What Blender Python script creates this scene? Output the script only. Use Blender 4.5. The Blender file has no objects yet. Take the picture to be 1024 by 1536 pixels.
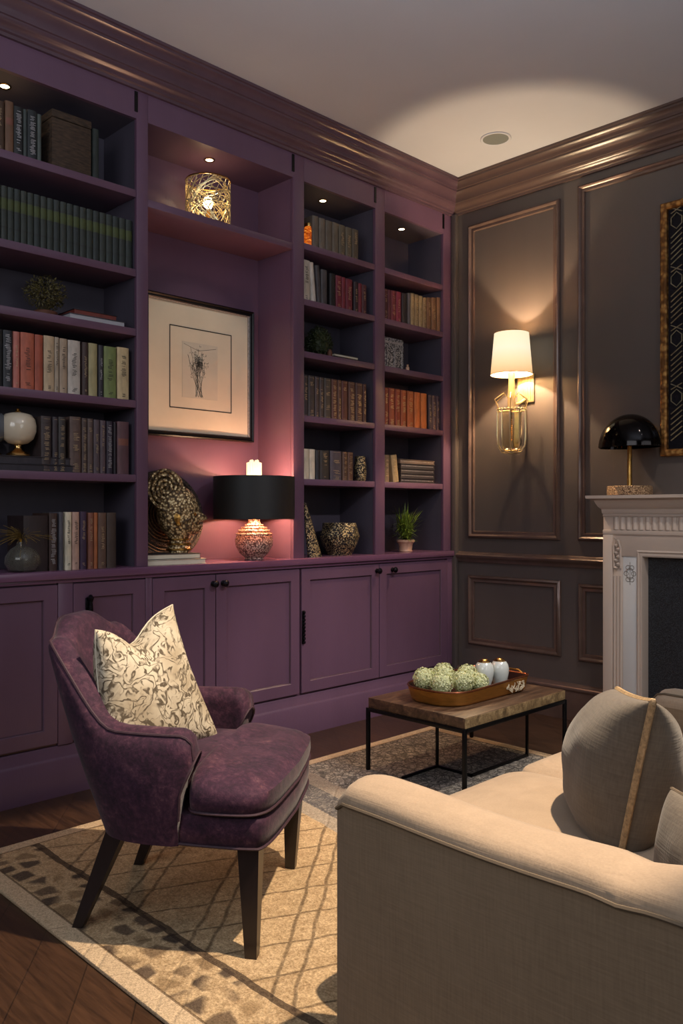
import bpy, bmesh, math, random
from mathutils import Vector, Matrix, noise as mnoise
random.seed(7)
scene = bpy.context.scene
COL = scene.collection
PI = math.pi

# ------------------------------------------------------------------ survey of the room
FPX, EYE, CAMX, YAW = 1250.0, 1.2, 3.354, math.radians(45.4)
SN, CS = math.sin(YAW), math.cos(YAW)
WB = 4.332          # back wall plane (Y)
H = 3.29            # ceiling
def yw(px, X=0.0):  # measured column -> Y on the plane X
    u = (px - 512) / FPX; return (X - CAMX) / (-SN + u * CS) * (CS + u * SN)
def xw(px, Y=WB):   # measured column -> X on the plane Y
    u = (px - 512) / FPX; return CAMX + Y / (CS + u * SN) * (-SN + u * CS)

# ------------------------------------------------------------------ node helpers
class NT:
    def __init__(s, name):
        s.m = bpy.data.materials.new(name); s.m.use_nodes = True
        s.t = s.m.node_tree; s.t.nodes.clear()
        s.out = s.t.nodes.new('ShaderNodeOutputMaterial')
        s.b = s.t.nodes.new('ShaderNodeBsdfPrincipled')
        s.t.links.new(s.b.outputs[0], s.out.inputs[0])
        s.tc = s.t.nodes.new('ShaderNodeTexCoord')
    def n(s, k, **kw):
        o = s.t.nodes.new(k)
        for a, v in kw.items(): setattr(o, a, v)
        return o
    def l(s, a, b): s.t.links.new(a, b)
    def setin(s, sock, v):
        if hasattr(v, 'is_output') or isinstance(v, bpy.types.NodeSocket): s.l(v, sock)
        else: sock.default_value = v
    def math(s, op, a, b=None, c=None, clamp=False):
        o = s.n('ShaderNodeMath', operation=op); o.use_clamp = clamp
        s.setin(o.inputs[0], a)
        if b is not None: s.setin(o.inputs[1], b)
        if c is not None: s.setin(o.inputs[2], c)
        return o.outputs[0]
    def mix(s, f, a, b, mode='MIX'):
        o = s.n('ShaderNodeMix', data_type='RGBA', blend_type=mode)
        s.setin(o.inputs[0], f)
        s.setin(o.inputs[6], a if isinstance(a, bpy.types.NodeSocket) else (*a, 1))
        s.setin(o.inputs[7], b if isinstance(b, bpy.types.NodeSocket) else (*b, 1))
        return o.outputs[2]
    def noise(s, scale, detail=4, rough=.55, vec=None, dist=0):
        o = s.n('ShaderNodeTexNoise'); o.inputs['Scale'].default_value = scale
        o.inputs['Detail'].default_value = detail; o.inputs['Roughness'].default_value = rough
        o.inputs['Distortion'].default_value = dist
        s.l(vec if vec else s.tc.outputs['Object'], o.inputs['Vector']); return o
    def vor(s, scale, feature='F1', vec=None, rnd=1.0):
        o = s.n('ShaderNodeTexVoronoi', feature=feature); o.inputs['Scale'].default_value = scale
        o.inputs['Randomness'].default_value = rnd
        s.l(vec if vec else s.tc.outputs['Object'], o.inputs['Vector']); return o
    def ramp(s, f, stops):
        o = s.n('ShaderNodeValToRGB'); cr = o.color_ramp
        while len(cr.elements) < len(stops): cr.elements.new(.5)
        for e, (p, c) in zip(cr.elements, stops):
            e.position = p; e.color = (*c, 1) if not isinstance(c, (int, float)) else (c, c, c, 1)
        s.l(f, o.inputs[0]); return o.outputs[0]
    def bump(s, h, strength=.3, dist=.01):
        o = s.n('ShaderNodeBump'); o.inputs['Strength'].default_value = strength
        o.inputs['Distance'].default_value = dist
        s.l(h, o.inputs['Height']); s.l(o.outputs[0], s.b.inputs['Normal'])
    def scaled(s, v, loc=(0, 0, 0), rot=(0, 0, 0)):
        o = s.n('ShaderNodeMapping'); o.inputs['Scale'].default_value = v
        o.inputs['Location'].default_value = loc; o.inputs['Rotation'].default_value = rot
        s.l(s.tc.outputs['Object'], o.inputs['Vector']); return o.outputs[0]

def C3(h):  # sRGB hex -> linear
    h = h.lstrip('#'); r = [int(h[i:i + 2], 16) / 255 for i in (0, 2, 4)]
    return tuple((v / 12.92 if v <= .04045 else ((v + .055) / 1.055) ** 2.4) for v in r)

def simple(name, col, rough=.5, metal=0, var=.15, nscale=8, bump=0, bscale=60, stretch=None, coat=0, sheen=0, spec=None):
    t = NT(name); c = C3(col) if isinstance(col, str) else col
    v = t.scaled(stretch) if stretch else None
    nz = t.noise(nscale, 5, vec=v)
    dark = tuple(x * (1 - var) for x in c); lite = tuple(min(1, x * (1 + var)) for x in c)
    t.l(t.ramp(nz.outputs['Fac'], [(.3, dark), (.7, lite)]), t.b.inputs['Base Color'])
    t.b.inputs['Roughness'].default_value = rough; t.b.inputs['Metallic'].default_value = metal
    t.b.inputs['Coat Weight'].default_value = coat; t.b.inputs['Sheen Weight'].default_value = sheen
    if spec is not None: t.b.inputs['Specular IOR Level'].default_value = spec
    if bump: t.bump(t.noise(bscale, 3, vec=v).outputs['Fac'], bump, .004)
    return t.m

M = {}
M['purple'] = simple('purple_paint', '#64485c', .38, var=.10, nscale=3, bump=.12, bscale=160, stretch=(1, 1, .15))
M['purple_top'] = simple('purple_counter_paint', '#6b4861', .24, var=.08, nscale=3)
M['inside'] = simple('dark_navy_paint', '#46404c', .5, var=.14, nscale=5, bump=.1, bscale=90, stretch=(1, 1, .12))  # navy-purple paint of the bay interiors
M['crown'] = simple('crown_plum_gloss', '#543f48', .25, var=.12, nscale=4)
M['crownbrown'] = simple('crown_umber_gloss', '#52413c', .28, var=.12, nscale=4)
M['wallpaint'] = simple('taupe_brown_panelling', '#544b47', .36, var=.10, nscale=2.2, bump=.1, bscale=120, stretch=(1, 1, .1))
M['panelmould'] = simple('bronzed_moulding', '#67534b', .26, var=.15, nscale=9, metal=.25)
M['ceil'] = simple('ceiling_plaster', '#bcbec6', .8, var=.02, nscale=3)
M['plain'] = simple('room_plaster', '#5c5452', .8, var=.05)
M['black'] = simple('black_iron', '#131214', .35, metal=.5, var=.3, nscale=60)
M['ornblack'] = simple('black_ornate_iron', '#17141a', .25, metal=.8, var=.5, nscale=150, bump=.8, bscale=200)
M['legwood'] = simple('espresso_wood', '#1d1415', .3, var=.2, nscale=12, stretch=(6, 6, .6))
M['gold'] = simple('aged_gold', '#b58a4a', .28, metal=1, var=.3, nscale=40)
M['goldbright'] = simple('bright_gold', '#dcb070', .2, metal=1, var=.15, nscale=40)
M['tray'] = simple('brushed_brass_tray', '#b98138', .38, metal=.6, var=.18, nscale=20, stretch=(1, 1, 8))
M['trayin'] = simple('dark_tray_lining', '#3a2018', .25, var=.2)
M['marble'] = simple('cream_painted_mantel', '#c6b4a6', .38, var=.04, nscale=3)
M['marble2'] = simple('white_splay_panel', '#cfcdcb', .35, var=.03, nscale=3)
M['cream'] = simple('cream_card', '#d2c8b2', .7, var=.05, nscale=6)
M['paper'] = simple('book_paper', '#cdbfa0', .85, var=.18, nscale=150, stretch=(1, 1, .05))
M['ivory'] = simple('ivory_glaze', '#cbbca6', .18, var=.06, nscale=10, coat=.5)
M['greyglaze'] = simple('grey_glaze', '#5c5f66', .25, var=.1)
M['eggwhite'] = simple('white_porcelain', '#cdd0c8', .15, var=.05, coat=.6)
M['terracotta'] = simple('brown_pot_clay', '#5c3423', .6, var=.3, nscale=40)
M['pinkpot'] = simple('pink_stone_pot', '#c49a80', .35, var=.15, nscale=20)
M['soil'] = simple('potting_soil', '#1c130d', .95, var=.4, nscale=200, bump=.6, bscale=200)
M['leafdark'] = simple('dark_leaf', '#2c3413', .5, var=.6, nscale=50)
M['leafolive'] = simple('olive_leaf', '#52481f', .6, var=.6, nscale=50)
M['leafbright'] = simple('bright_leaf', '#66782a', .45, var=.55, nscale=50)
M['stem'] = simple('plant_stem', '#4d3d22', .7, var=.3)
M['hyd'] = simple('pale_green_petal', '#dadcab', .6, var=.3, nscale=60)
M['blackshade'] = simple('black_lamp_shade', '#141312', .55, var=.15, nscale=200)
M['darkbronze'] = simple('smoked_black_metal', '#120d0d', .10, metal=.7, var=.3)
M['speaker'] = simple('speaker_mesh', '#6f7472', .6, var=.15, nscale=500)
M['shadegold'] = simple('shade_lining', '#a8763c', .5, var=.1)

def emis(name, col, strength, base=None):
    t = NT(name); c = C3(col)
    nz = t.noise(6, 2)
    t.l(t.ramp(nz.outputs['Fac'], [(.3, tuple(x * .92 for x in c)), (.7, c)]), t.b.inputs['Emission Color'])
    t.b.inputs['Base Color'].default_value = (*(base or c), 1)
    t.b.inputs['Emission Strength'].default_value = strength
    return t.m
M['bulb'] = emis('warm_bulb', '#ffdca0', 14)
M['downlens'] = emis('downlight_lens', '#ffe9c4', 12)
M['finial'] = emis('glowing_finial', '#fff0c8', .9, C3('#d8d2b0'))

def mk_shade():
    t = NT('linen_shade_lit')
    nz = t.noise(300, 2)
    sep = t.n('ShaderNodeSeparateXYZ'); t.l(t.tc.outputs['Generated'], sep.inputs[0])
    t.l(t.ramp(sep.outputs[2], [(0, C3('#f0b878')), (.25, C3('#ffdba4')), (.6, C3('#fff0cf')), (1, C3('#ffedc4'))]), t.b.inputs['Emission Color'])
    t.b.inputs['Emission Strength'].default_value = .95
    t.b.inputs['Base Color'].default_value = (.6, .48, .34, 1)
    t.b.inputs['Roughness'].default_value = .9
    t.bump(nz.outputs['Fac'], .2, .002); return t.m
M['linen'] = mk_shade()

def mk_glass(name, col, rough=.03, trans=1.0, emit=0):
    t = NT(name)
    t.b.inputs['Base Color'].default_value = (*C3(col), 1); t.b.inputs['Roughness'].default_value = rough
    t.b.inputs['Transmission Weight'].default_value = trans; t.b.inputs['IOR'].default_value = 1.35
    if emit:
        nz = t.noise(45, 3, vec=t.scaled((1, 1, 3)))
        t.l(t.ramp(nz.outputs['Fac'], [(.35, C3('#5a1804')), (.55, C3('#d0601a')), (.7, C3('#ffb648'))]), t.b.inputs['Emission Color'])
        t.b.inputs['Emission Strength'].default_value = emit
    return t.m
M['glass'] = mk_glass('clear_glass', '#d8d0b8')
M['smokeglass'] = mk_glass('smoky_glass', '#d8d4c8', .02, .93)
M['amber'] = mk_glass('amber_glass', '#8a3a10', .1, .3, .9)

def mk_velvet():
    t = NT('plum_mottled_velvet')
    a = t.noise(14, 9, .78, dist=.5); b = t.noise(70, 4, .7); g = t.noise(2.2, 3)
    f = t.math('ADD', t.math('MULTIPLY', a.outputs['Fac'], .62), t.math('MULTIPLY', b.outputs['Fac'], .38))
    c = t.ramp(f, [(.40, C3('#1e0e17')), (.50, C3('#381c2c')), (.58, C3('#4f2e3b')), (.70, C3('#7d5a58'))])
    c = t.mix(t.math('MULTIPLY', g.outputs['Fac'], .5), c, C3('#37203a'))
    t.l(c, t.b.inputs['Base Color']); t.b.inputs['Roughness'].default_value = .75
    t.b.inputs['Sheen Weight'].default_value = .12; t.b.inputs['Sheen Roughness'].default_value = .45
    t.b.inputs['Specular IOR Level'].default_value = .25
    t.bump(f, .35, .006); return t.m
M['velvet'] = mk_velvet()
M['velvetpipe'] = simple('plum_piping', '#38212c', .7, var=.3, nscale=120)

def mk_fabric(name, c1, c2, bs=900):
    t = NT(name); w = t.noise(260, 3); g = t.noise(3, 4); g2 = t.noise(30, 4)
    w1 = t.noise(240, 1, vec=t.scaled((1, 1, .06))); w2 = t.noise(240, 1, vec=t.scaled((.06, .06, 1)))
    wv = t.math('ADD', w1.outputs['Fac'], w2.outputs['Fac'])
    f = t.math('ADD', t.math('MULTIPLY', wv, .3), t.math('MULTIPLY', g.outputs['Fac'], .4))
    f = t.math('ADD', f, t.math('MULTIPLY', g2.outputs['Fac'], .12))
    t.l(t.ramp(f, [(.4, C3(c1)), (.7, C3(c2))]), t.b.inputs['Base Color'])
    t.b.inputs['Roughness'].default_value = .9; t.b.inputs['Sheen Weight'].default_value = .15
    t.b.inputs['Specular IOR Level'].default_value = .15
    t.bump(wv, .18, .003); return t.m
M['sofa'] = mk_fabric('shaded_side_linen', '#7b6752', '#8b765f')  # sofa linen darkened: shade of the unlit sides put into its colour
M['sofalit'] = mk_fabric('lit_top_linen', '#94806b', '#a69079')  # paler copy of the sofa linen for the lit seat and arm tops
M['taupe'] = mk_fabric('taupe_satin_cushion', '#544c44', '#685f54')
M['sofapipe'] = simple('sofa_piping', '#5e5040', .8, var=.1)
M['braid'] = simple('straw_braid', '#9c8260', .7, var=.4, nscale=120, bump=.6, bscale=150)

def mk_scribble():
    t = NT('cream_scroll_print')
    d = t.noise(18, 2, dist=.5)
    v = t.n('ShaderNodeVectorMath', operation='MULTIPLY_ADD')
    t.l(d.outputs['Color'], v.inputs[0]); v.inputs[1].default_value = (.045, .045, .045); t.l(t.tc.outputs['Object'], v.inputs[2])
    def iso(scale, k, w, dist=.6):
        g = t.noise(scale, 1, .4, vec=v.outputs[0], dist=dist)
        q = t.math('ABSOLUTE', t.math('SUBTRACT', t.math('FRACT', t.math('MULTIPLY', g.outputs['Fac'], k)), .5))
        return t.ramp(q, [(w * .5, 1), (w, 0)])
    gate = t.ramp(t.noise(28, 2).outputs['Fac'], [(.42, .15), (.56, 1)])
    f = t.math('MAXIMUM', iso(13, 6, .17, 1.0), t.math('MULTIPLY', iso(24, 5, .20, .8), gate))
    f = t.math('MULTIPLY', f, t.ramp(t.noise(55, 2).outputs['Fac'], [(.35, .45), (.5, 1)]))
    big = t.noise(7, 3)
    base = t.ramp(big.outputs['Fac'], [(.35, C3('#9f9078')), (.6, C3('#c4b8a2'))])
    t.l(t.mix(f, base, C3('#544838')), t.b.inputs['Base Color'])
    t.b.inputs['Roughness'].default_value = .85; t.bump(f, .25, .003); return t.m
M['scribble'] = mk_scribble()

def mk_speckle(name, c1, c2, c3, scale=70, metal=.6, rough=.35, bump=.8):
    t = NT(name); v = t.vor(scale, 'F1'); n = t.noise(scale * .6, 5, .7)
    f = t.math('MULTIPLY', v.outputs['Distance'], n.outputs['Fac'])
    t.l(t.ramp(f, [(.12, C3(c3)), (.24, C3(c2)), (.36, C3(c1))]), t.b.inputs['Base Color'])
    t.b.inputs['Metallic'].default_value = metal; t.b.inputs['Roughness'].default_value = rough
    t.bump(f, bump, .01); return t.m
M['bronze'] = mk_speckle('carved_bronze', '#4a3a2a', '#8a6f48', '#e0c898', 110, .45, .38, .9)
M['platebronze'] = mk_speckle('engraved_dark_bronze', '#1f1917', '#312823', '#5a4a3b', 190, .2, .55, .8)
M['dullgold'] = simple('dull_bronze_relief', '#7d6850', .5, metal=.4, var=.4, nscale=120)
M['palegold'] = simple('pale_gold_metal', '#ead6a4', .32, metal=.75, var=.12, nscale=40)
M['mosaic'] = mk_speckle('gold_flecked_mosaic', '#23222a', '#5e513c', '#d6bf8d', 120)
M['lampball'] = mk_speckle('beaded_silver_ceramic', '#5b3f3a', '#a08078', '#e4d0c0', 130, .35, .4)
M['crustgold'] = mk_speckle('crusted_copper_disc', '#5a4030', '#a37f5c', '#dcc09a', 220, .5, .4)
M['oldframe'] = mk_speckle('worn_gilt_frame', '#6b4624', '#8f6030', '#b98a4e', 40, .7, .4, .4)
M['granite'] = mk_speckle('black_granite', '#15161a', '#1d1f24', '#33363d', 160, 0, .45, .3)
M['tapestry'] = simple('woven_tapestry_box', '#3d2c1f', .8, var=.6, nscale=45, stretch=(1, .6, 3), bump=.6, bscale=120)

def mk_wood(name, c1, c2, c3, sc=(1, 12, 12), rough=.4):
    t = NT(name); n = t.noise(3.2, 8, .65, vec=t.scaled(sc), dist=.8); n2 = t.noise(30, 4, vec=t.scaled(sc))
    f = t.math('ADD', t.math('MULTIPLY', n.outputs['Fac'], .75), t.math('MULTIPLY', n2.outputs['Fac'], .25))
    t.l(t.ramp(f, [(.35, C3(c1)), (.52, C3(c2)), (.68, C3(c3))]), t.b.inputs['Base Color'])
    t.b.inputs['Roughness'].default_value = rough; t.bump(f, .35, .004); return t.m
M['tabletop'] = mk_wood('reclaimed_table_wood', '#2e1f16', '#5a4130', '#86684c', (10, 1.2, 10), .38)
M['tableedge'] = mk_wood('hammered_table_edge', '#4a3826', '#8c7350', '#c2a87c', (3, 8, 6), .45)

def mk_floor():
    t = NT('dark_oak_planks')
    v = t.scaled((1, 1, 1), rot=(0, 0, math.radians(38)))
    br = t.n('ShaderNodeTexBrick'); t.l(v, br.inputs['Vector'])
    br.inputs['Scale'].default_value = 1; br.inputs['Brick Width'].default_value = 1.1; br.inputs['Row Height'].default_value = .15
    br.inputs['Mortar Size'].default_value = .0022; br.inputs['Mortar Smooth'].default_value = .3
    br.inputs['Color1'].default_value = (*C3('#573d2c'), 1); br.inputs['Color2'].default_value = (*C3('#3c2a1e'), 1)
    br.inputs['Mortar'].default_value = (*C3('#0c0806'), 1); br.offset = .37
    g = t.noise(4, 8, .65, vec=t.scaled((1.2, 14, 1), rot=(0, 0, math.radians(38))), dist=.5)
    c = t.mix(.65, br.outputs['Color'], t.ramp(g.outputs['Fac'], [(.3, C3('#2c1d14')), (.7, C3('#b69a80'))]), 'MULTIPLY')
    c = t.mix(.35, c, t.ramp(g.outputs['Fac'], [(.3, C3('#281b13')), (.7, C3('#634733'))]))
    t.l(c, t.b.inputs['Base Color']); t.b.inputs['Roughness'].default_value = .34
    t.bump(t.math('SUBTRACT', g.outputs['Fac'], br.outputs['Fac']), .25, .004); return t.m
M['floor'] = mk_floor()

RX0, RX1, RY0, RY1 = .405, 3.15, 1.075, 3.60
def mk_rug():
    t = NT('patterned_wool_rug')
    d = t.noise(6, 3)
    v = t.n('ShaderNodeVectorMath', operation='MULTIPLY_ADD'); t.l(d.outputs['Color'], v.inputs[0])
    v.inputs[1].default_value = (.035, .035, 0); t.l(t.tc.outputs['Object'], v.inputs[2]); W = v.outputs[0]
    sep = t.n('ShaderNodeSeparateXYZ'); t.l(W, sep.inputs[0]); x, y = sep.outputs[0], sep.outputs[1]
    sp0 = t.n('ShaderNodeSeparateXYZ'); t.l(t.tc.outputs['Object'], sp0.inputs[0]); x0, y0 = sp0.outputs[0], sp0.outputs[1]
    pile = t.noise(210, 3, .8); mott = t.noise(26, 5, .7); fine = t.noise(120, 3, .7)
    tan = t.ramp(t.math('ADD', t.math('MULTIPLY', fine.outputs['Fac'], .6), t.math('MULTIPLY', mott.outputs['Fac'], .4)), [(.35, C3('#a48764')), (.62, C3('#e0c29a'))])
    dk = C3('#4c3b2e')
    def line(a, b, per, w, off=0):
        s = t.math('ADD', t.math('ADD', t.math('MULTIPLY', x, a / per), t.math('MULTIPLY', y, b / per)), off)
        f = t.math('ABSOLUTE', t.math('SUBTRACT', t.math('FRACT', s), .5))
        return t.math('SUBTRACT', 1, t.math('MULTIPLY', t.math('SUBTRACT', f, w / per * .4, clamp=True), per / w, clamp=True))
    brk = t.ramp(t.noise(60, 3, .8).outputs['Fac'], [(.36, 0), (.52, 1)])
    lat = t.math('MAXIMUM', t.math('MAXIMUM', line(.77, .64, .27, .0055), line(.77, .64, .27, .0055, .22)), line(-.9, .42, .15, .0045))
    lat = t.math('MULTIPLY', lat, t.math('ADD', t.math('MULTIPLY', brk, .6), .35))
    fieldB = t.mix(t.math('MULTIPLY', lat, .72), tan, dk)
    # pale strip between the paired lines
    # zone A : pebble rows
    vA = t.n('ShaderNodeMapping'); vA.inputs['Scale'].default_value = (1, 1, 0); t.l(W, vA.inputs['Vector'])
    ve = t.vor(13, 'DISTANCE_TO_EDGE', vA.outputs[0], .55); vc = t.vor(13, 'F1', vA.outputs[0], .55)
    spot = t.ramp(ve.outputs['Distance'], [(.10, 0), (.22, 1)])
    sepc = t.n('ShaderNodeSeparateColor'); t.l(vc.outputs['Color'], sepc.inputs[0])
    scol = t.ramp(sepc.outputs[0], [(0, C3('#3b3231')), (.35, C3('#5d4e44')), (.65, C3('#8d7458')), (1, C3('#a68a68'))])
    fieldA = t.mix(t.math('MULTIPLY', spot, .9), tan, scol)
    # zone C : grey persian scroll with bands
    greyb = t.ramp(mott.outputs['Fac'], [(.35, C3('#98918b')), (.62, C3('#d6cab9'))])
    m1 = t.vor(16, 'DISTANCE_TO_EDGE', W); m2 = t.vor(34, 'DISTANCE_TO_EDGE', W); sw = t.noise(13, 3, dist=4)
    scr = t.math('MAXIMUM', t.ramp(m1.outputs['Distance'], [(.03, 1), (.07, 0)]), t.ramp(m2.outputs['Distance'], [(.04, 1), (.1, 0)]))
    scr = t.math('MAXIMUM', scr, t.ramp(sw.outputs['Fac'], [(.45, 0), (.485, 1), (.51, 1), (.54, 0)]))
    fieldC = t.mix(t.math('MULTIPLY', scr, .68), greyb, C3('#2f2a2b'))
    q = t.math('ADD', y, t.math('MULTIPLY', x, .18))
    def band(a, b): return t.math('MULTIPLY', t.math('GREATER_THAN', q, a), t.math('LESS_THAN', q, b))
    fieldC = t.mix(t.math('MULTIPLY', band(2.38, 2.46), .8), fieldC, C3('#b6a795'))
    fieldC = t.mix(t.math('MULTIPLY', band(2.60, 2.69), .8), fieldC, C3('#a89a8c'))
    fieldC = t.mix(t.math('MULTIPLY', band(2.46, 2.60), .55), fieldC, C3('#55565f'))
    c = t.mix(t.math('GREATER_THAN', q, 2.38), fieldB, fieldC)
    c = t.mix(t.math('LESS_THAN', y, 1.33), c, fieldA)
    ln = t.math('MULTIPLY', t.math('GREATER_THAN', y, 1.318), t.math('LESS_THAN', y, 1.342))
    c = t.mix(t.math('MULTIPLY', ln, .85), c, C3('#4a3c33'))
    ex = t.math('MINIMUM', t.math('SUBTRACT', x0, RX0), t.math('SUBTRACT', RX1, x0))
    ey = t.math('MINIMUM', t.math('SUBTRACT', y0, RY0), t.math('SUBTRACT', RY1, y0))
    e = t.math('MINIMUM', ex, ey)
    c = t.mix(t.math('LESS_THAN', e, .058), c, C3('#d8bd9c'))
    st = t.math('MULTIPLY', t.math('GREATER_THAN', e, .055), t.math('LESS_THAN', e, .062))
    c = t.mix(t.math('MULTIPLY', st, .7), c, C3('#5a4634'))
    c = t.mix(.55, c, t.ramp(pile.outputs['Fac'], [(.36, C3('#6e675e')), (.5, C3('#d8d4cc')), (.6, C3('#ffffff'))]), 'MULTIPLY')
    t.l(c, t.b.inputs['Base Color']); t.b.inputs['Roughness'].default_value = .95
    t.b.inputs['Specular IOR Level'].default_value = .1
    hgt = t.math('SUBTRACT', t.math('ADD', pile.outputs['Fac'], t.math('MULTIPLY', fine.outputs['Fac'], .8)), t.math('MULTIPLY', lat, 1.2))
    t.bump(hgt, .55, .006); return t.m
M['rug'] = mk_rug()

# ------------------------------------------------------------------ mesh helpers
class MB:
    def __init__(s): s.v = []; s.f = []
    def add(s, vs, fs):
        o = len(s.v); s.v += [tuple(v) for v in vs]; s.f += [[i + o for i in f] for f in fs]
    def bm(s, b):
        b.verts.index_update(); s.add([v.co for v in b.verts], [[v.index for v in f.verts] for f in b.faces]); b.free()
    def box(s, a, b, bev=0, seg=2, M4=None):
        m = bmesh.new(); bmesh.ops.create_cube(m, size=1)
        for v in m.verts: v.co = Vector([(a[i] + b[i]) / 2 + v.co[i] * (b[i] - a[i]) for i in range(3)])
        if bev: bmesh.ops.bevel(m, geom=m.edges[:] , offset=bev, segments=seg, profile=.5, affect='EDGES')
        if M4: m.transform(M4)
        s.bm(m); return s
    def grid(s, P, cu=False, cv=False):
        n, k = len(P), len(P[0]); o = len(s.v)
        for r in P: s.v += [tuple(p) for p in r]
        for i in range(n if cu else n - 1):
            for j in range(k if cv else k - 1):
                a, b = i, (i + 1) % n; c, d = j, (j + 1) % k
                s.f.append([o + a * k + c, o + b * k + c, o + b * k + d, o + a * k + d])
        return s
    def cap(s, pts): s.add(pts, [list(range(len(pts)))]); return s
    def lathe(s, prof, c=(0, 0, 0), n=32, M4=None, sy=1.0):
        P = [[Vector((c[0] + r * math.cos(a), c[1] + sy * r * math.sin(a), c[2] + z)) for a in [2 * PI * k / n for k in range(n)]] for r, z in prof]
        if M4: P = [[M4 @ p for p in r] for r in P]
        s.grid(P, cv=True)
        if prof[0][0] > 1e-5: s.cap(P[0][::-1])
        if prof[-1][0] > 1e-5: s.cap(P[-1])
        return s
    def tube(s, path, r, n=8, closed=False, taper=None):
        path = [Vector(p) for p in path]; rings = []; k = len(path); up = None
        for i, p in enumerate(path):
            a = path[i - 1] if (i > 0 or closed) else p; b = path[(i + 1) % k] if (i < k - 1 or closed) else p
            t = (b - a).normalized()
            if up is None:
                up = Vector((0, 0, 1)) if abs(t.z) < .9 else Vector((1, 0, 0))
            x = t.cross(up)
            if x.length < 1e-4: x = t.cross(Vector((1, .2, .1)))
            x.normalize(); y = x.cross(t).normalized(); up = y
            rr = r if taper is None else r * taper(i / max(1, k - 1))
            rings.append([p + (x * math.cos(2 * PI * j / n) + y * math.sin(2 * PI * j / n)) * rr for j in range(n)])
        s.grid(rings, cu=closed, cv=True)
        if not closed: s.cap(rings[0][::-1]); s.cap(rings[-1])
        return s
    def prism(s, poly, ax, a, b):  # poly of 2-D points extruded on axis ax between a and b
        def mk(p, w): q = list(p); q.insert(ax, w); return tuple(q)
        n = len(poly); vs = [mk(p, a) for p in poly] + [mk(p, b) for p in poly]
        s.add(vs, [[i, (i + 1) % n, n + (i + 1) % n, n + i] for i in range(n)] + [list(range(n))[::-1], list(range(n, 2 * n))]); return s
    def frame(s, O, U, V, N, u0, u1, v0, v1, prof):  # mitred frame, prof = [(inset, height)...] closed loop
        O, U, V, N = map(Vector, (O, U, V, N)); P = []
        for (cu, cv, su, sv) in ((u0, v0, 1, 1), (u1, v0, -1, 1), (u1, v1, -1, -1), (u0, v1, 1, -1)):
            P.append([O + U * (cu + su * i) + V * (cv + sv * i) + N * h for i, h in prof])
        s.grid(P, cu=True, cv=True); return s
    def build(s, name, mat, parent=None, loc=None, smooth=40, mods=None):
        me = bpy.data.meshes.new(name); me.from_pydata(s.v, [], s.f); 
        b = bmesh.new(); b.from_mesh(me); bmesh.ops.recalc_face_normals(b, faces=b.faces[:]); b.to_mesh(me); b.free()
        if smooth:
            me.shade_smooth(); me.set_sharp_from_angle(angle=math.radians(smooth))
        me.materials.append(mat if not isinstance(mat, str) else M[mat])
        o = bpy.data.objects.new(name, me); COL.objects.link(o)
        if parent: o.parent = parent
        if loc: o.location = loc
        return o
def tag(o, label, cat, group=None, kind=None):
    if label: o['label'] = label
    if cat: o['category'] = cat
    if group: o['group'] = group
    if kind: o['kind'] = kind
    return o
def thing(name, label, cat, loc=(0, 0, 0), rz=0, group=None):
    o = bpy.data.objects.new(name, None); COL.objects.link(o); o.empty_display_size = .05
    o.location = loc; o.rotation_euler = (0, 0, rz); return tag(o, label, cat, group)
def struct(o): o['kind'] = 'structure'; return o
def subsurf(o, n=1):
    m = o.modifiers.new('subdivision', 'SUBSURF'); m.levels = n; m.render_levels = n; return o

# ------------------------------------------------------------------ room shell
XR, YF = 5.4, -2.4
struct(MB().box((-.6, YF - .1, -.1), (XR + .1, WB + .15, 0)).build('floor', 'floor'))
struct(MB().box((-.6, YF - .1, H), (XR + .1, WB + .15, H + .1)).build('ceiling', 'ceil'))
struct(MB().box((-.45, YF - .1, 0), (-.325, WB + .1, H)).build('wall_left', 'inside'))
struct(MB().box((-.325, WB, 0), (XR, WB + .12, H)).build('wall_back', 'wallpaint'))
struct(MB().box((XR, YF - .1, 0), (XR + .1, WB + .12, H)).build('wall_right', 'plain'))
struct(MB().box((-.325, YF - .1, 0), (XR, YF, H)).build('wall_front', 'plain'))

CP = [(0, 3.118), (.014, 3.118), (.016, 3.131), (.026, 3.135), (.028, 3.142), (.036, 3.149), (.05, 3.154), (.06, 3.162), (.064, 3.172),
      (.072, 3.174), (.074, 3.184), (.080, 3.198), (.092, 3.212), (.108, 3.222), (.112, 3.224), (.113, 3.234), (.121, 3.236), (.124, 3.247),
      (.134, 3.258), (.146, 3.264), (.150, 3.266), (.151, 3.276), (.160, 3.278), (.161, H), (0, H)]
m = MB(); m.grid([[(p, YF, z) for p, z in CP], [(p, WB - p, z) for p, z in CP]], cv=True); m.cap([(p, YF, z) for p, z in CP])
struct(m.build('trim_1', 'crown', smooth=35))
m = MB(); m.grid([[(p, WB - p, z) for p, z in CP], [(XR, WB - p, z) for p, z in CP]], cv=True)
struct(m.build('trim_2', 'crownbrown', smooth=35))

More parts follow.
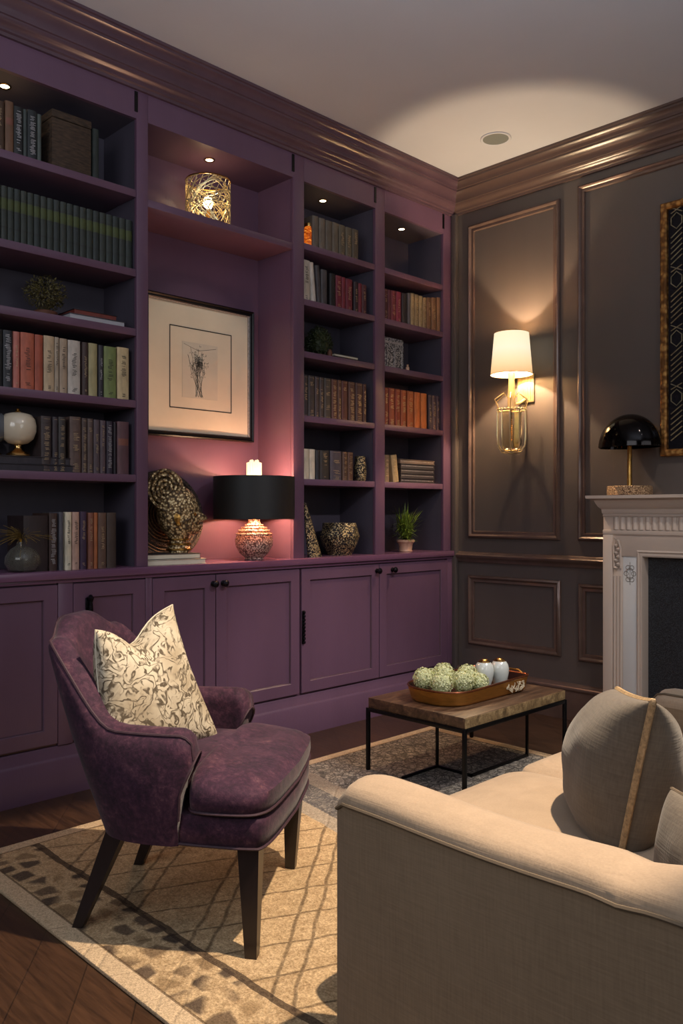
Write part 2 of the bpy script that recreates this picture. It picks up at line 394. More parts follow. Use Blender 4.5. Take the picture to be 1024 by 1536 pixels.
# panel mouldings on the back wall
MP = [(0, 0), (0, .010), (.006, .020), (.014, .024), (.022, .018), (.026, .010), (.034, .013), (.042, .013), (.046, .004), (.046, 0)]
tn = 3
def wall_mould(x0, x1, z0, z1, prof=MP):
    global tn
    o = MB().frame((0, WB, 0), (1, 0, 0), (0, 0, 1), (0, -1, 0), x0, x1, z0, z1, prof).build('trim_%d' % tn, 'panelmould', smooth=50); tn += 1
    return struct(o)
wall_mould(.125, .785, 1.035, 3.03); wall_mould(.90, 2.95, 1.035, 3.07)
wall_mould(.125, .790, .355, .80); wall_mould(.905, 1.12, .345, .79)
wall_mould(3.1, 4.2, 1.035, 3.05)
CR = [(0, .878), (.010, .880), (.014, .892), (.024, .905), (.034, .912), (.038, .925), (.030, .934), (.012, .938), (.008, .946), (0, .948)]
o = MB(); o.prism([(WB - p, z) for p, z in CR], 0, .045, 1.15)
struct(o.build('trim_%d' % tn, 'panelmould', smooth=50)); tn += 1
BP = [(0, 0), (.022, 0), (.022, .165), (.028, .17), (.030, .185), (.022, .198), (.012, .206), (0, .21)]
m = MB(); m.prism([(WB - p, z) for p, z in BP], 0, .045, 1.15)
struct(m.build('baseboard_back', 'panelmould', smooth=50))
m = MB(); m.box((.004, WB - .035, 0), (.045, WB, 3.12), .006)
struct(m.build('trim_%d' % tn, 'wallpaint')); tn += 1

# ------------------------------------------------------------------ built-in bookcase
ZS1, ZC, TOPZ = [2.667, 2.305, 2.035, 1.708, 1.370], .95, 2.99
ZS3 = [2.660, 2.357, 2.073, 1.724, 1.380]
BACK = -.30
bays = [dict(y0=.90, y1=yw(205), p1=yw(222), shelves=ZS1, lab='leftmost built-in bookshelf with dark green volumes and terracotta books'),
        dict(y0=yw(222), y1=yw(440), p1=yw(456), shelves=[2.64], lab='wide plum bookshelf niche holding the framed drawing and black lamp'),
        dict(y0=yw(456), y1=yw(563), p1=yw(577), shelves=ZS3, lab='narrow plum bookshelf immediately right of the framed drawing niche'),
        dict(y0=yw(577), y1=yw(665), p1=yw(680), shelves=ZS3, lab='plum bookshelf closest to the room corner with an empty top shelf')]
for i, b in enumerate(bays):
    t = thing('bookshelf', b['lab'], 'bookshelf', (BACK, (b['y0'] + b['y1']) / 2, ZC), group='built-in plum bookshelves')
    L = -Vector(t.location)
    def bb(name, a, c, mat, bev=.002): 
        return MB().box(a, c, bev).build(name, mat, t, loc=L)
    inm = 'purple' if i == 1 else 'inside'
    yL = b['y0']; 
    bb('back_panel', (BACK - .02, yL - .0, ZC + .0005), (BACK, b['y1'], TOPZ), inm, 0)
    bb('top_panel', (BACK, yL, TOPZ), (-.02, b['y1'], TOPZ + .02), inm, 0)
    bb('header', (-.02, yL, TOPZ), (0, b['y1'], 3.29), 'purple', 0)
    mm = MB().box((-.022, b['y1'], ZC + .0005), (.0, b['p1'], 3.29), .002)
    mm.build('pilaster', 'purple', t, loc=L)
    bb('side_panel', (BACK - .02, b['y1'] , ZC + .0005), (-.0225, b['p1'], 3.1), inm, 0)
    # little reeded notch at the head of the pilaster
    MB().box((.0005, b['y1'] - .012, 3.02), (.004, b['y1'] + .004, 3.112)).build('notch', 'black', t, loc=L)
    if i == 0:
        bb('side_panel', (BACK - .02, yL - .05, ZC + .0005), (0, yL, 3.29), 'purple', 0)
    for z in b['shelves']:
        bb('shelf', (BACK, yL + .0005, z - .034), (-.004, b['y1'] - .0005, z), 'purple' , .002)
# counter
t = MB().box((BACK - .02, .86, .916), (.034, yw(680) , ZC), .004)
t.box((-.02, .86, .900), (.020, yw(680), .916), .002)
tag(t.build('countertop', 'purple_top'), 'glossy plum countertop running under all the bookshelves', 'countertop')

# base cabinets
def knob(parent, Y, z, kind):
    if kind == 'knob':
        m = MB(); Mx = Matrix.Translation((.016, Y, z)) @ Matrix.Rotation(PI / 2, 4, 'Y')
        m.lathe([(.013, 0), (.014, .003), (.007, .006), (.006, .014), (.012, .018), (.017, .024), (.017, .031), (.010, .038), (.001, .040)], n=16, M4=Mx)
        for k in range(8):
            a = k * PI / 4; m.lathe([(.0005, -.004), (.004, -.002), (.004, .002), (.0005, .004)], (.043, Y + .014 * math.cos(a), z + .014 * math.sin(a)), 6)
        return m.build('knob', 'ornblack', parent)
    if kind == 'pull':
        m = MB().box((.016, Y - .016, z - .035), (.022, Y + .016, z + .03), .003)
        m.lathe([(.001, -.05), (.009, -.046), (.011, -.02), (.008, .01), (.012, .022), (.014, .030), (.006, .042), (.001, .044)], (.036, Y, z), 12)
        m.tube([(.02, Y, z + .03), (.036, Y, z + .033)], .005)
        return m.build('pull_handle', 'ornblack', parent)
    m = MB().box((.016, Y - .010, z - .09), (.021, Y + .010, z + .09), .003)
    for k in range(9):
        m.lathe([(.001, -.010), (.008, -.006), (.009, 0), (.008, .006), (.001, .010)], (.024, Y, z - .08 + k * .02), 10)
    return m.build('hinge_strap', 'ornblack', parent)
DZ0, DZ1 = .225, .893
def cabinet(lab, y0, y1, doors):
    t = thing('base_cabinet', lab, 'cabinet', (0, (y0 + y1) / 2, 0), group='base cabinets under the counter')
    L = -Vector(t.location); t2 = t
    m = MB().box((BACK - .02, y0, .0), (-.004, y1, .8995)); m.build('carcass', 'purple', t, loc=L)
    m = MB(); m.prism([(-.004, 0), (.016, 0), (.016, .155), (.010, .166), (.010, .196), (.004, .203), (-.004, .206)], 1, y0, y1) if False else None
    m = MB()
    pr = [(-.004, 0), (.018, 0), (.018, .150), (.012, .160), (.008, .166), (.008, .205), (.004, .212), (-.004, .214)]
    m.add([(x, y0, z) for x, z in pr] + [(x, y1, z) for x, z in pr], [[k, (k + 1) % 8, 8 + (k + 1) % 8, 8 + k] for k in range(8)] + [list(range(8)), list(range(8, 16))[::-1]])
    m.build('plinth', 'purple', t, loc=L)
    edges = [y0] + [v for d in doors for v in (d[0], d[1])] + [y1]
    for k in range(0, len(edges), 2):
        if edges[k + 1] - edges[k] > .01:
            MB().box((-.004, edges[k], .215), (.014, edges[k + 1], .8995), .001).build('stile', 'purple', t, loc=L)
    for (a, b, hw) in doors:
        g = .0025; w = .062
        m = MB().frame((0, 0, 0), (0, 1, 0), (0, 0, 1), (1, 0, 0), a + g, b - g, DZ0, DZ1, [(0, -.003), (0, .014), (.002, .016), (w - .002, .016), (w, .014), (w, -.003)])
        d = m.build('door', 'purple', t, loc=L, smooth=30)
        MB().frame((0, 0, 0), (0, 1, 0), (0, 0, 1), (1, 0, 0), a + g + w, b - g - w, DZ0 + w, DZ1 - w, [(0, -.003), (0, .010), (.004, .0045), (.004, -.003)]).build('bead', 'crown', d)
        MB().box((-.003, a + g + w + .003, DZ0 + w + .003), (.004, b - g - w - .003, DZ1 - w - .003)).build('panel', 'purple', d)
        for (kind, Y, z) in hw: knob(d, Y, z, kind)
cabinet('plum base cabinet at far left behind the armchair back, with teardrop pull', .90, yw(222), [(yw(-45), yw(85), []), (yw(107), yw(216), [('pull', yw(130), .80)])])
cabinet('plum base cabinet under the black table lamp, with paired ornate knobs', yw(222), yw(448), [(yw(226), yw(321), [('knob', yw(316), .850)]), (yw(321), yw(447), [('knob', yw(331), .850)])])
cabinet('plum base cabinet nearest the room corner, with beaded hinge strap', yw(448), yw(680), [(yw(449), yw(566), [('hinge_strap', yw(451.5), .58), ('knob', yw(575, .03) - .045, .855)]), (yw(566), yw(668), [('knob', yw(585), .855)])])

# recessed downlights in the shelf tops
for (px, y, lab) in ((-70, None, 'small recessed downlight above the left bookshelf books'), (314, 0, 'small recessed downlight above the woven gold drum lamp'),
                     (484, 0, 'small recessed downlight above the grey books, right of picture niche'), (602, 0, 'small recessed downlight above the empty corner shelf')):
    X = -.13; Y = 1.45 if y is None else yw(px, X)
    t = thing('recessed_downlight', lab, 'light', (X, Y, TOPZ), group='downlights in the bookshelf tops')
    MB().lathe([(.018, -.0005), (.026, -.0005), (.028, -.004), (.026, -.006), (.020, -.005), (.018, -.002)], n=24).build('trim_ring', 'goldbright', t)
    MB().lathe([(.0185, -.001), (.0185, -.003), (.001, -.0035)], n=20).build('lens', 'downlens', t)
    la = bpy.data.lights.new('downlight_lamp', 'SPOT'); la.energy = 1.2; la.color = (1, .74, .45); la.spot_size = math.radians(105); la.spot_blend = .6; la.shadow_soft_size = .015
    lo = bpy.data.objects.new('downlight_lamp', la); COL.objects.link(lo); lo.location = (X, Y, TOPZ - .012); lo.parent = None

# ------------------------------------------------------------------ books
ORD = ['first', 'second', 'third', 'fourth', 'fifth', 'sixth', 'seventh', 'eighth', 'ninth', 'tenth', 'eleventh', 'twelfth', 'thirteenth', 'fourteenth',
       'fifteenth', 'sixteenth', 'seventeenth', 'eighteenth', 'nineteenth', 'twentieth', 'twenty-first', 'twenty-second']
bookmats = {}
def bmat(hexc, rough=.55, var=.25):
    k = (hexc, rough)
    if k not in bookmats:
        bookmats[k] = simple('book_cloth_' + str(len(bookmats)), hexc, rough, var=var, nscale=38, bump=.25, bscale=120, stretch=(1, 1, .35))
    return bookmats[k]
M['gilt'] = simple('worn_gilt_lettering', '#b09878', .4, metal=.5, var=.4, nscale=90)
M['inkdark'] = simple('dark_lettering', '#2a2322', .7, var=.3)
M['silverlet'] = simple('silver_lettering', '#a9a4a6', .45, metal=.3, var=.3, nscale=90)
M['olive'] = simple('olive_label', '#404720', .6, var=.25, nscale=30)
def book(w, h, d, col, style='plain', pages='paper'):
    """upright book, base centre at the origin, spine towards +X. returns root mesh object"""
    m = MB(); n = 7; bul = min(.006, w * .22); th = .0025
    arc = [(-.004 + bul * math.cos(a), w / 2 * math.sin(a)) for a in [(-PI / 2) + PI * k / (n - 1) for k in range(n)]]
    outer = [(-d, -w / 2)] + arc + [(-d, w / 2)]
    inner = [(-d, w / 2 - th), (-.008, w / 2 - th), (-.008, -w / 2 + th), (-d, -w / 2 + th)]
    poly = outer + inner
    m.prism(poly, 2, 0, h)
    ribs = {'antique': (.2, .38, .56, .74, .88), 'ribbed': (.15, .3, .7, .85)}.get(style, ())
    for r in ribs:
        ap = [(x + .0016, y * 1.0) for x, y in arc]
        m.prism([(-.006, -w / 2)] + ap + [(-.006, w / 2)], 2, h * r - .0015, h * r + .0015)
    o = m.build('book', bmat(col), smooth=35)
    MB().box((-d + .004, -w / 2 + th, .003), (-.0085, w / 2 - th, h - .004)).build('pages', pages, o)
    xs = -.004 + bul + .0008
    def glyphs(mm, z0, z1, yw_, vertical=True, dens=1.0):
        z = z0; rnd = random.random
        while z < z1:
            s = .0025 + .003 * rnd()
            if rnd() < .85 * dens:
                y = (rnd() - .5) * yw_ * .3
                mm.box((xs - .0022, y - yw_ * (.2 + .3 * rnd()), z), (xs, y + yw_ * (.2 + .3 * rnd()), z + s * .55))
            z += s + .0015
        return mm
    k = style
    if k == 'green':
        mm = MB(); mm.prism([(x + .0007, y * .98) for x, y in arc], 2, h * .58, h * .78); mm.build('spine_label', 'olive', o)
        mm = MB()
        for z in (.55, .80, .25): mm.prism([(x + .0009, y * .99) for x, y in arc], 2, h * z, h * z + .0015)
        mm.build('spine_stripe', 'inkdark', o)
    elif k in ('antique', 'ribbed'):
        mm = MB()
        for a, b in ((.40, .55), (.58, .73), (.22, .36), (.76, .86), (.04, .18)):
            if random.random() < .72: glyphs(mm, h * a, h * b - .004, w * .55)
        for z in (.03, .95): mm.box((xs - .004, -w * .3, h * z), (xs - .0002, w * .3, h * z + .0012))
        mm.build('gilt_lettering', 'gilt', o)
    elif k in ('title', 'dtitle', 'stitle'):
        mm = MB(); a = random.choice((.35, .45, .5)); glyphs(mm, h * a, h * (a + .4), w * .42)
        glyphs(mm, h * .06, h * .12, w * .4)
        mm.build('spine_lettering', {'title': 'gilt', 'dtitle': 'inkdark', 'stitle': 'silverlet'}[k], o)
    elif k == 'script':
        glyphs(MB(), h * .12, h * .92, w * .6).build('spine_lettering', 'silverlet', o)
    elif k == 'label':
        mm = MB(); mm.prism([(x + .0007, y * .96) for x, y in arc], 2, h * .55, h * .68); mm.build('spine_label', bmat('#7a4a3c'), o)
    return o
def put(o, X, Y, z, lean=0, w=0, rz=0):
    # lean about X: positive leans the top towards +Y
    off = abs(math.sin(lean)) * w / 2
    o.location = (X, Y, z + off); o.rotation_euler = (-lean, 0, rz)
def row(loc, z, items, group, X=-.03, d=.165, side='left'):
    N = len(items)
    for i, it in enumerate(items):
        p0, p1, h, col, style, desc = it[:6]; lean = it[6] if len(it) > 6 else 0
        y0, y1 = yw(p0, X), yw(p1, X); w = (y1 - y0) * .96
        if lean: w = (y1 - y0) * .93
        o = book(w, h, d, col, style)
        put(o, X, (y0 + y1) / 2 - (math.sin(lean) * h / 2 if lean else 0), z, lean, w)
        idx, sd = (i, 'left') if i < (N + 1) // 2 else (N - 1 - i, 'right')
        lab = '%s book, %s from the %s, %s' % (desc, ORD[idx], sd, loc)
        if N == 1: lab = '%s book, %s' % (desc, loc)
        if len(lab.split()) > 16: print('LONG', lab)
        tag(o, lab, 'book', group)
LB, MBY, RB = 'leftmost bookshelf', 'bookshelf beside picture niche', 'corner bookshelf'
row('top shelf, ' + LB, 2.667, [
    (-26, -10, .20, '#3a2a20', 'title', 'dark brown'), (-9, 7, .205, '#4a3527', 'title', 'worn brown'), (8, 21, .215, '#6a4a35', 'label', 'tan leather'), (21, 35, .205, '#1f1f20', 'script', 'black decorated'),
    (35.5, 41, .205, '#3b413f', 'plain', 'thin grey-green'), (41.5, 56, .21, '#202326', 'script', 'charcoal ornamented'), (56.5, 62.5, .205, '#4a504c', 'plain', 'slim sage grey')], 'books on the top left shelf')
g = [(-18 + 9.85 * k, -18 + 9.85 * (k + 1), .225, ['#2a302b', '#262c2a', '#2e322c'][k % 3], 'green', 'dark green cloth') for k in range(22)]
row('second shelf, ' + LB, 2.305, g, 'matching dark green volumes on the second shelf')
row('fourth shelf, ' + LB, 1.708, [
    (-16, 4.5, .235, '#16151a', 'title', 'black'), (5, 19, .235, '#26272d', 'script', 'charcoal scripted'), (20, 30, .235, '#b0685c', 'title', 'narrow salmon pink'), (31, 52, .237, '#a95a44', 'dtitle', 'wide terracotta'),
    (52.5, 65, .236, '#9a4a35', 'plain', 'rust red'), (65.8, 82, .238, '#b49c7e', 'dtitle', 'wide beige'), (82.3, 89, .238, '#9f8f7c', 'dtitle', 'thin speckled beige'), (89.6, 101.5, .236, '#a08a74', 'dtitle', 'mottled tan'),
    (102, 121, .235, '#b5aaa0', 'dtitle', 'pale grey patterned'), (123.5, 132.5, .234, '#3a2826', 'title', 'dark brown'), (133, 146.5, .235, '#9c9068', 'plain', 'khaki'), (148, 155.5, .232, '#2c2830', 'stitle', 'slim black'),
    (156, 175, .232, '#6f7a48', 'dtitle', 'moss green'), (176, 194, .237, '#c0a880', 'dtitle', 'cream')], 'books on the terracotta and cream shelf')
row('fifth shelf, ' + LB, 1.370, [
    (62, 77.5, .235, '#3c3030', 'antique', 'dark brown gilt'), (79, 87.5, .235, '#332a30', 'antique', 'narrow aubergine gilt'), (88, 99, .237, '#37302f', 'antique', 'blackish gilt'), (105, 122, .243, '#5a4640', 'antique', 'tall brown gilt'),
    (123, 131, .240, '#4a3a36', 'antique', 'narrow brown gilt'), (131.4, 140, .240, '#554440', 'antique', 'faded brown gilt'), (140.5, 150, .238, '#4d3f44', 'title', 'greyish plum'), (150.4, 159, .237, '#4f4046', 'title', 'dusty plum'),
    (160, 169.5, .236, '#2c2230', 'script', 'near-black purple'), (171, 175, .234, '#201820', 'plain', 'very thin black'), (176, 194, .239, '#5a3d42', 'label', 'wide wine purple')], 'old gilt books on the fifth left shelf')
row('countertop, ' + LB, ZC, [
    (35, 73, .235, '#2a1d1e', 'plain', 'thick dark brown'), (74, 86.5, .245, '#3a2620', 'script', 'brown lettered'), (89, 95.5, .25, '#4a4850', 'plain', 'thin slate'), (98, 108, .25, '#cbbfa8', 'dtitle', 'narrow white'),
    (108.6, 119.5, .25, '#b39080', 'dtitle', 'pinkish cream'), (120.5, 130.5, .252, '#3a2840', 'title', 'dark purple'), (132.5, 141, .247, '#7a4a3a', 'title', 'brownish orange'), (141.4, 147, .247, '#9c5a34', 'plain', 'thin orange'),
    (147.5, 160, .247, '#5f463a', 'title', 'wide brown'), (160.5, 175, .247, '#40322c', 'plain', 'dark olive brown')], 'books standing on the countertop at left')
row('top shelf, ' + MBY, 2.660, [(469 + k * 9.9, 469 + (k + 1) * 9.9 - .4, .178 - .001 * (k % 3), ['#665a50', '#6c6055', '#5e544a', '#63584c', '#5a5042', '#5f5546', '#55493c'][k], 'plain' if k < 4 else 'title', ['taupe grey', 'pale taupe', 'grey brown', 'drab grey', 'olive grey', 'dusty olive', 'darker olive'][k]) for k in range(7)], 'taupe books under the second downlight')
row('second shelf, ' + MBY, 2.357, [
    (453.5, 465.5, .222, '#b9ad9f', 'dtitle', 'white', .0), (466, 472.5, .218, '#c5bab0', 'plain', 'leaning white', -.10), (475, 481, .21, '#40393c', 'plain', 'leaning charcoal', -.09), (482, 491, .197, '#4a4446', 'plain', 'dark grey', 0),
    (495, 503.5, .188, '#1b1618', 'plain', 'black'), (504, 512.5, .186, '#6e2030', 'ribbed', 'crimson ribbed'), (513, 518.5, .185, '#74222f', 'plain', 'slim crimson'), (519, 529, .183, '#6a1f2e', 'title', 'wide crimson'),
    (531, 537.5, .178, '#2d1c22', 'title', 'blackish red'), (538, 543, .176, '#6c202c', 'plain', 'thin ruby'), (543.4, 550, .174, '#48232a', 'title', 'dull maroon')], 'white and crimson books on the second shelf')
row('fourth shelf, ' + MBY, 1.724, [(a, b, .226, c, 'antique', n) for a, b, c, n in (
    (455, 462, '#3a3234', 'charcoal gilt'), (462.5, 472, '#443a38', 'grey-brown gilt'), (472.5, 479, '#463838', 'slim brown gilt'), (479.4, 486, '#4a3c38', 'umber gilt'), (486.5, 497, '#4a4038', 'olive-brown gilt'),
    (497.5, 506, '#643c2e', 'chestnut gilt'), (506.4, 512, '#5c3a2c', 'slim chestnut gilt'), (512.5, 522, '#5a2f28', 'reddish gilt'), (523, 533, '#5a3a30', 'brown gilt'), (533.5, 544, '#523630', 'wide brown gilt'), (544.5, 549.5, '#4a2a24', 'thin maroon gilt'))], 'brown leather gilt volumes')
row('fifth shelf, ' + MBY, 1.380, [
    (454, 464, .166, '#c8bca4', 'plain', 'cream'), (464.4, 473, .166, '#d0c4ae', 'plain', 'ivory'), (474, 480, .163, '#26242a', 'plain', 'slim black'), (480.4, 494, .164, '#2b2826', 'title', 'wide black'),
    (495.5, 513, .166, '#4b444c', 'antique', 'thick purple-grey'), (514, 521.5, .164, '#5c4030', 'antique', 'brown gilt'), (522, 530, .164, '#60402e', 'antique', 'gold-speckled brown')], 'short books on the fifth shelf by the niche')
row('second shelf, ' + RB, 2.357, [
    (576.5, 581.5, .186, '#4a2028', 'ribbed', 'maroon'), (582, 586.5, .186, '#5a2530', 'plain', 'slim maroon'), (587, 594, .188, '#6c2632', 'ribbed', 'crimson'), (594.4, 602, .19, '#78243a', 'title', 'bright crimson'),
    (603, 611.5, .19, '#1e1a20', 'plain', 'black'), (612, 616, .20, '#5a5458', 'plain', 'thin grey'), (616.4, 622, .205, '#94805e', 'antique', 'tan'), (622.4, 628, .204, '#8d7855', 'antique', 'straw'), (628.4, 634, .203, '#9a8560', 'antique', 'pale straw'),
    (634.4, 640, .20, '#866f50', 'antique', 'dull straw'), (640.4, 647, .207, '#6b4d36', 'title', 'brown'), (647.4, 655, .215, '#74553c', 'title', 'tawny'), (655.4, 664, .225, '#7d5a40', 'plain', 'tall tawny')], 'crimson and straw books on the corner shelf')
row('fourth shelf, ' + RB, 1.724, [
    (576.5, 583, .226, '#7a3228', 'antique', 'dark red gilt'), (583.4, 592.5, .227, '#84382a', 'antique', 'brick red gilt'), (593, 601, .226, '#8c3c28', 'antique', 'red-orange gilt'), (601.4, 610, .225, '#93462a', 'antique', 'rusty gilt'),
    (611, 621, .226, '#9a4f2c', 'antique', 'orange gilt'), (621.4, 631, .226, '#a55a30', 'plain', 'plain orange'), (631.4, 640.5, .225, '#ae6434', 'plain', 'bright orange'),
    (643, 648, .222, '#40343e', 'antique', 'plum gilt'), (648.4, 654.5, .222, '#4a3a48', 'antique', 'violet gilt'), (655, 659.5, .222, '#443240', 'antique', 'slim violet gilt'), (660, 664.4, .222, '#4d3040', 'antique', 'slim wine gilt')], 'orange and violet gilt volumes')
row('fifth shelf, ' + RB, 1.380, [(576.5, 584, .165, '#6d5a48', 'antique', 'brown gilt'), (588, 597, .165, '#97805e', 'antique', 'leaning straw', -.13)], 'two books beside the flat stack')

def flat_book(X, Y, z, w, d, th, cover, rz, lab, group, pages='paper', cat='book', name='book'):
    """book lying flat: spine side and fore-edge; centre at X,Y"""
    m = MB(); c = .003
    m.box((-d / 2, -w / 2, 0), (d / 2, w / 2, c), .001); m.box((-d / 2, -w / 2, th - c), (d / 2, w / 2, th), .001)
    m.box((-d / 2, -w / 2, c * .5), (-d / 2 + c, w / 2, th - c * .5))
    o = m.build(name, cover if isinstance(cover, str) and cover in M else bmat(cover))
    MB().box((-d / 2 + c, -w / 2 + .004, c), (d / 2 - .004, w / 2 - .004, th - c)).build('pages', pages, o)
    o.location = (X, Y, z); o.rotation_euler = (0, 0, rz); return tag(o, lab, cat, group)
M['silverpages'] = simple('pale_silver_pages', '#a5a2a8', .6, var=.15, nscale=90, stretch=(1, 1, 20))
M['redpages'] = simple('red_orange_spine', '#6e2e26', .5, var=.35, nscale=12)
ya, yb = yw(105, -.02), yw(189, -.02)
flat_book(-.11, (ya + yb) / 2, 2.035, yb - ya, .17, .026, '#3a3840', 0, 'silver-grey book lying flat under the red-spined one, third shelf at left', 'flat books beside the bushy plant', 'silverpages')
ya, yb = yw(112, -.03), yw(177, -.03)
flat_book(-.115, (ya + yb) / 2, 2.061, yb - ya, .16, .024, '#201c24', 0, 'dark book with red-orange edge lying on the silver-grey book', 'flat books beside the bushy plant', 'redpages')
ya, yb = yw(-40, -.02), yw(113, -.02)
flat_book(-.12, (ya + yb) / 2, 1.370, yb - ya, .19, .030, '#1f1a22', 0, 'lower long black album lying flat below the ivory globe', 'black albums under the ivory globe', bmat('#2a242c'))
ya, yb = yw(-30, -.02), yw(109, -.02)
flat_book(-.12, (ya + yb) / 2 + .005, 1.400, yb - ya - .02, .185, .032, '#211b25', 0, 'upper long black album on which the ivory globe stands', 'black albums under the ivory globe', bmat('#2a242c'))
ya, yb = yw(500, -.06), yw(538, -.06)
flat_book(-.12, (ya + yb) / 2, 2.073, yb - ya, .13, .017, '#2b2422', 0, 'lower cream-edged flat book beside the egg-shaped topiary', 'flat cream books by the topiary', 'cream')
flat_book(-.12, (ya + yb) / 2, 2.090, yb - ya - .006, .125, .017, '#2b2422', 0, 'upper cream-edged flat book beside the egg-shaped topiary', 'flat cream books by the topiary', 'cream')
nm = ['lowest', 'second', 'middle', 'fourth', 'topmost']
z = 1.380
for k in range(5):
    th = .030 if k < 4 else .026
    ya, yb = yw(600.5 - (k == 4) * 1, -.03), yw(652, -.03)
    flat_book(-.11, (ya + yb) / 2 + .002, z, yb - ya - .002 * (k % 3), .16, th - .001, ['#221c20', '#262026', '#1e1a20', '#241e22', '#5a4a44'][k], 0,
              '%s book of the dark flat stack on the corner bookshelf' % nm[k], 'flat stack on the corner bookshelf', bmat('#2e272a') if k < 4 else bmat('#5c4c44'))
    mm = MB(); 
    for q in range(22):
        yy = ya + .012 + q * (yb - ya - .024) / 22
        mm.box((-.0305, yy, z + th * .42), (-.0296, yy + .003 + .003 * random.random(), z + th * .62))
    o = bpy.data.objects[-1] if False else None
    t = COL.objects[-2] if COL.objects[-1].name.startswith('pages') else COL.objects[-1]
    b = mm.build('spine_lettering', 'silverlet', t); b.location = -Vector(t.location)
    z += th
# niche stack
ya, yb = yw(224, .0), yw(318, .0)
flat_book(-.13, 2.225, ZC, .33, .25, .026, '#b8ad98', -.12, 'lower white book of the pair under the carved bronze head', 'flat books under the bronze head', 'cream')
flat_book(-.13, 2.215, .976, .30, .23, .026, '#2a2528', -.12, 'upper dark-covered book of the pair under the carved bronze head', 'flat books under the bronze head', 'cream')

# tapestry box on the top left shelf and neighbours
ya, yb = yw(78, -.03), yw(137, -.03)
t = thing('decorative_box', 'square brown woven tapestry box on the top left shelf', 'box', (-.1, (ya + yb) / 2, 2.667))
w = (yb - ya) / 2
MB().box((-.085, -w, 0), (.07, w, .215), .004).build('box_body', 'tapestry', t)
MB().box((-.087, -w - .001, .217), (.072, w + .001, .25), .004).build('lid', 'tapestry', t)
ya, yb = yw(138.5, -.06), yw(149, -.06)
o = book((yb - ya) * .95, .24, .15, '#2a302c', 'plain'); put(o, -.06, (ya + yb) / 2, 2.667); tag(o, 'dark green book standing right of the woven tapestry box', 'book')

# ------------------------------------------------------------------ plants
def leafcloud(m, pts, size, asp=.45, bend=.2):
    for p, nrm in pts:
        nrm = nrm.normalized(); a = random.random() * 6.28; s = size * (.6 + .8 * random.random())
        t1 = nrm.orthogonal().normalized(); t1 = (Matrix.Rotation(a, 3, nrm) @ t1); t1 = (t1 + nrm * (.9 * random.random())).normalized(); t2 = nrm.cross(t1).normalized()
        m.add([p, p + t1 * s * .5 + t2 * s * asp * .5, p + t1 * s + nrm * s * bend, p + t1 * s * .5 - t2 * s * asp * .5], [[0, 1, 2, 3]])
def rdir():
    while True:
        v = Vector([random.uniform(-1, 1) for _ in range(3)])
        if .05 < v.length < 1: return v.normalized()
# bushy plant on shelf 3
X = -.13; Y = yw(68, X)
t = thing('potted_plant', 'bushy olive plant in a small brown bowl on the third shelf', 'plant', (X, Y, 2.035))
MB().lathe([(.035, 0), (.046, .006), (.052, .03), (.050, .034), (.044, .030)], n=24).build('pot', 'terracotta', t)
MB().lathe([(.044, .028), (.02, .031), (.001, .032)], n=20).build('soil', 'soil', t)
m = MB(); m2 = MB()
for k in range(22):
    d = rdir(); e = Vector((d.x * .065, d.y * .085, .10 + d.z * .05)); m2.tube([(0, 0, .03), tuple(e * .5 + Vector((0, 0, .03))), tuple(e)], .0013, 5)
leafcloud(m, [(Vector((d.x * .07 * r, d.y * .082 * r, .115 + d.z * .068 * r)), d) for d, r in [(rdir(), random.uniform(.55, 1.12)) for _ in range(1500)]], .012)
m2.build('stems', 'stem', t); m.build('foliage', 'leafolive', t, smooth=0)
# topiary
X = -.12; Y = yw(478, X)
t = thing('topiary', 'egg-shaped dark green topiary beside two flat cream books', 'plant', (X, Y, 2.073))
MB().lathe([(.028, 0), (.036, .004), (.040, .022), (.036, .024), (.03, .02)], n=20).build('pot', 'terracotta', t)
m = MB(); leafcloud(m, [(Vector((d.x * .072 * r * (1 - .2 * d.z), d.y * .078 * r * (1 - .2 * d.z), .095 + d.z * .088 * r)), d) for d, r in [(rdir(), random.uniform(.8, 1.05)) for _ in range(1700)]], .012)
m.lathe([(.001, .02), (.05, .04), (.06, .09), (.04, .15), (.001, .17)], n=12)
m.build('foliage', 'leafdark', t, smooth=0)
# small brown jar next to it
X = -.06; 
t = thing('small_jar', 'tiny brown jar between the topiary and flat cream books', 'jar', (-.04, yw(494.5, -.04), 2.073))
MB().lathe([(.010, 0), (.014, .008), (.014, .03), (.009, .036), (.010, .042), (.007, .042)], n=16).build('jar_body', 'terracotta', t)
# spiky plant
X = -.11; Y = yw(608, X)
t = thing('potted_plant', 'spiky bright green plant in a pink stone pot on the countertop', 'plant', (X, Y, ZC))
MB().lathe([(.040, 0), (.043, .004), (.040, .012), (.046, .05), (.054, .058), (.058, .062), (.058, .074), (.052, .076), (.050, .068)], n=28).build('pot', 'pinkpot', t)
MB().lathe([(.051, .064), (.02, .068), (.001, .069)], n=20).build('soil', 'soil', t)
m = MB()
for k in range(360):
    a = random.random() * 6.28; el = random.uniform(-.05, 1.5); L = random.uniform(.05, .19)
    b = Vector((random.uniform(-.03, .03), random.uniform(-.03, .03), .07 + random.random() * .10))
    d = Vector((math.cos(a) * math.cos(el), math.sin(a) * math.cos(el), math.sin(el)))
    e = b + d * L * (.62 + .3 * math.sin(el)); e.z -= .02 * (1 - el / 1.5)
    if e.x < -.17: e.x = -.17
    s = d.cross(Vector((0, 0, 1))).normalized() * .0045; mid = (b + e) / 2 + Vector((0, 0, .012))
    m.add([b - s * .5, b + s * .5, mid + s, e, mid - s], [[0, 1, 2, 4], [4, 2, 3]])
m.build('foliage', 'leafbright', t, smooth=0)

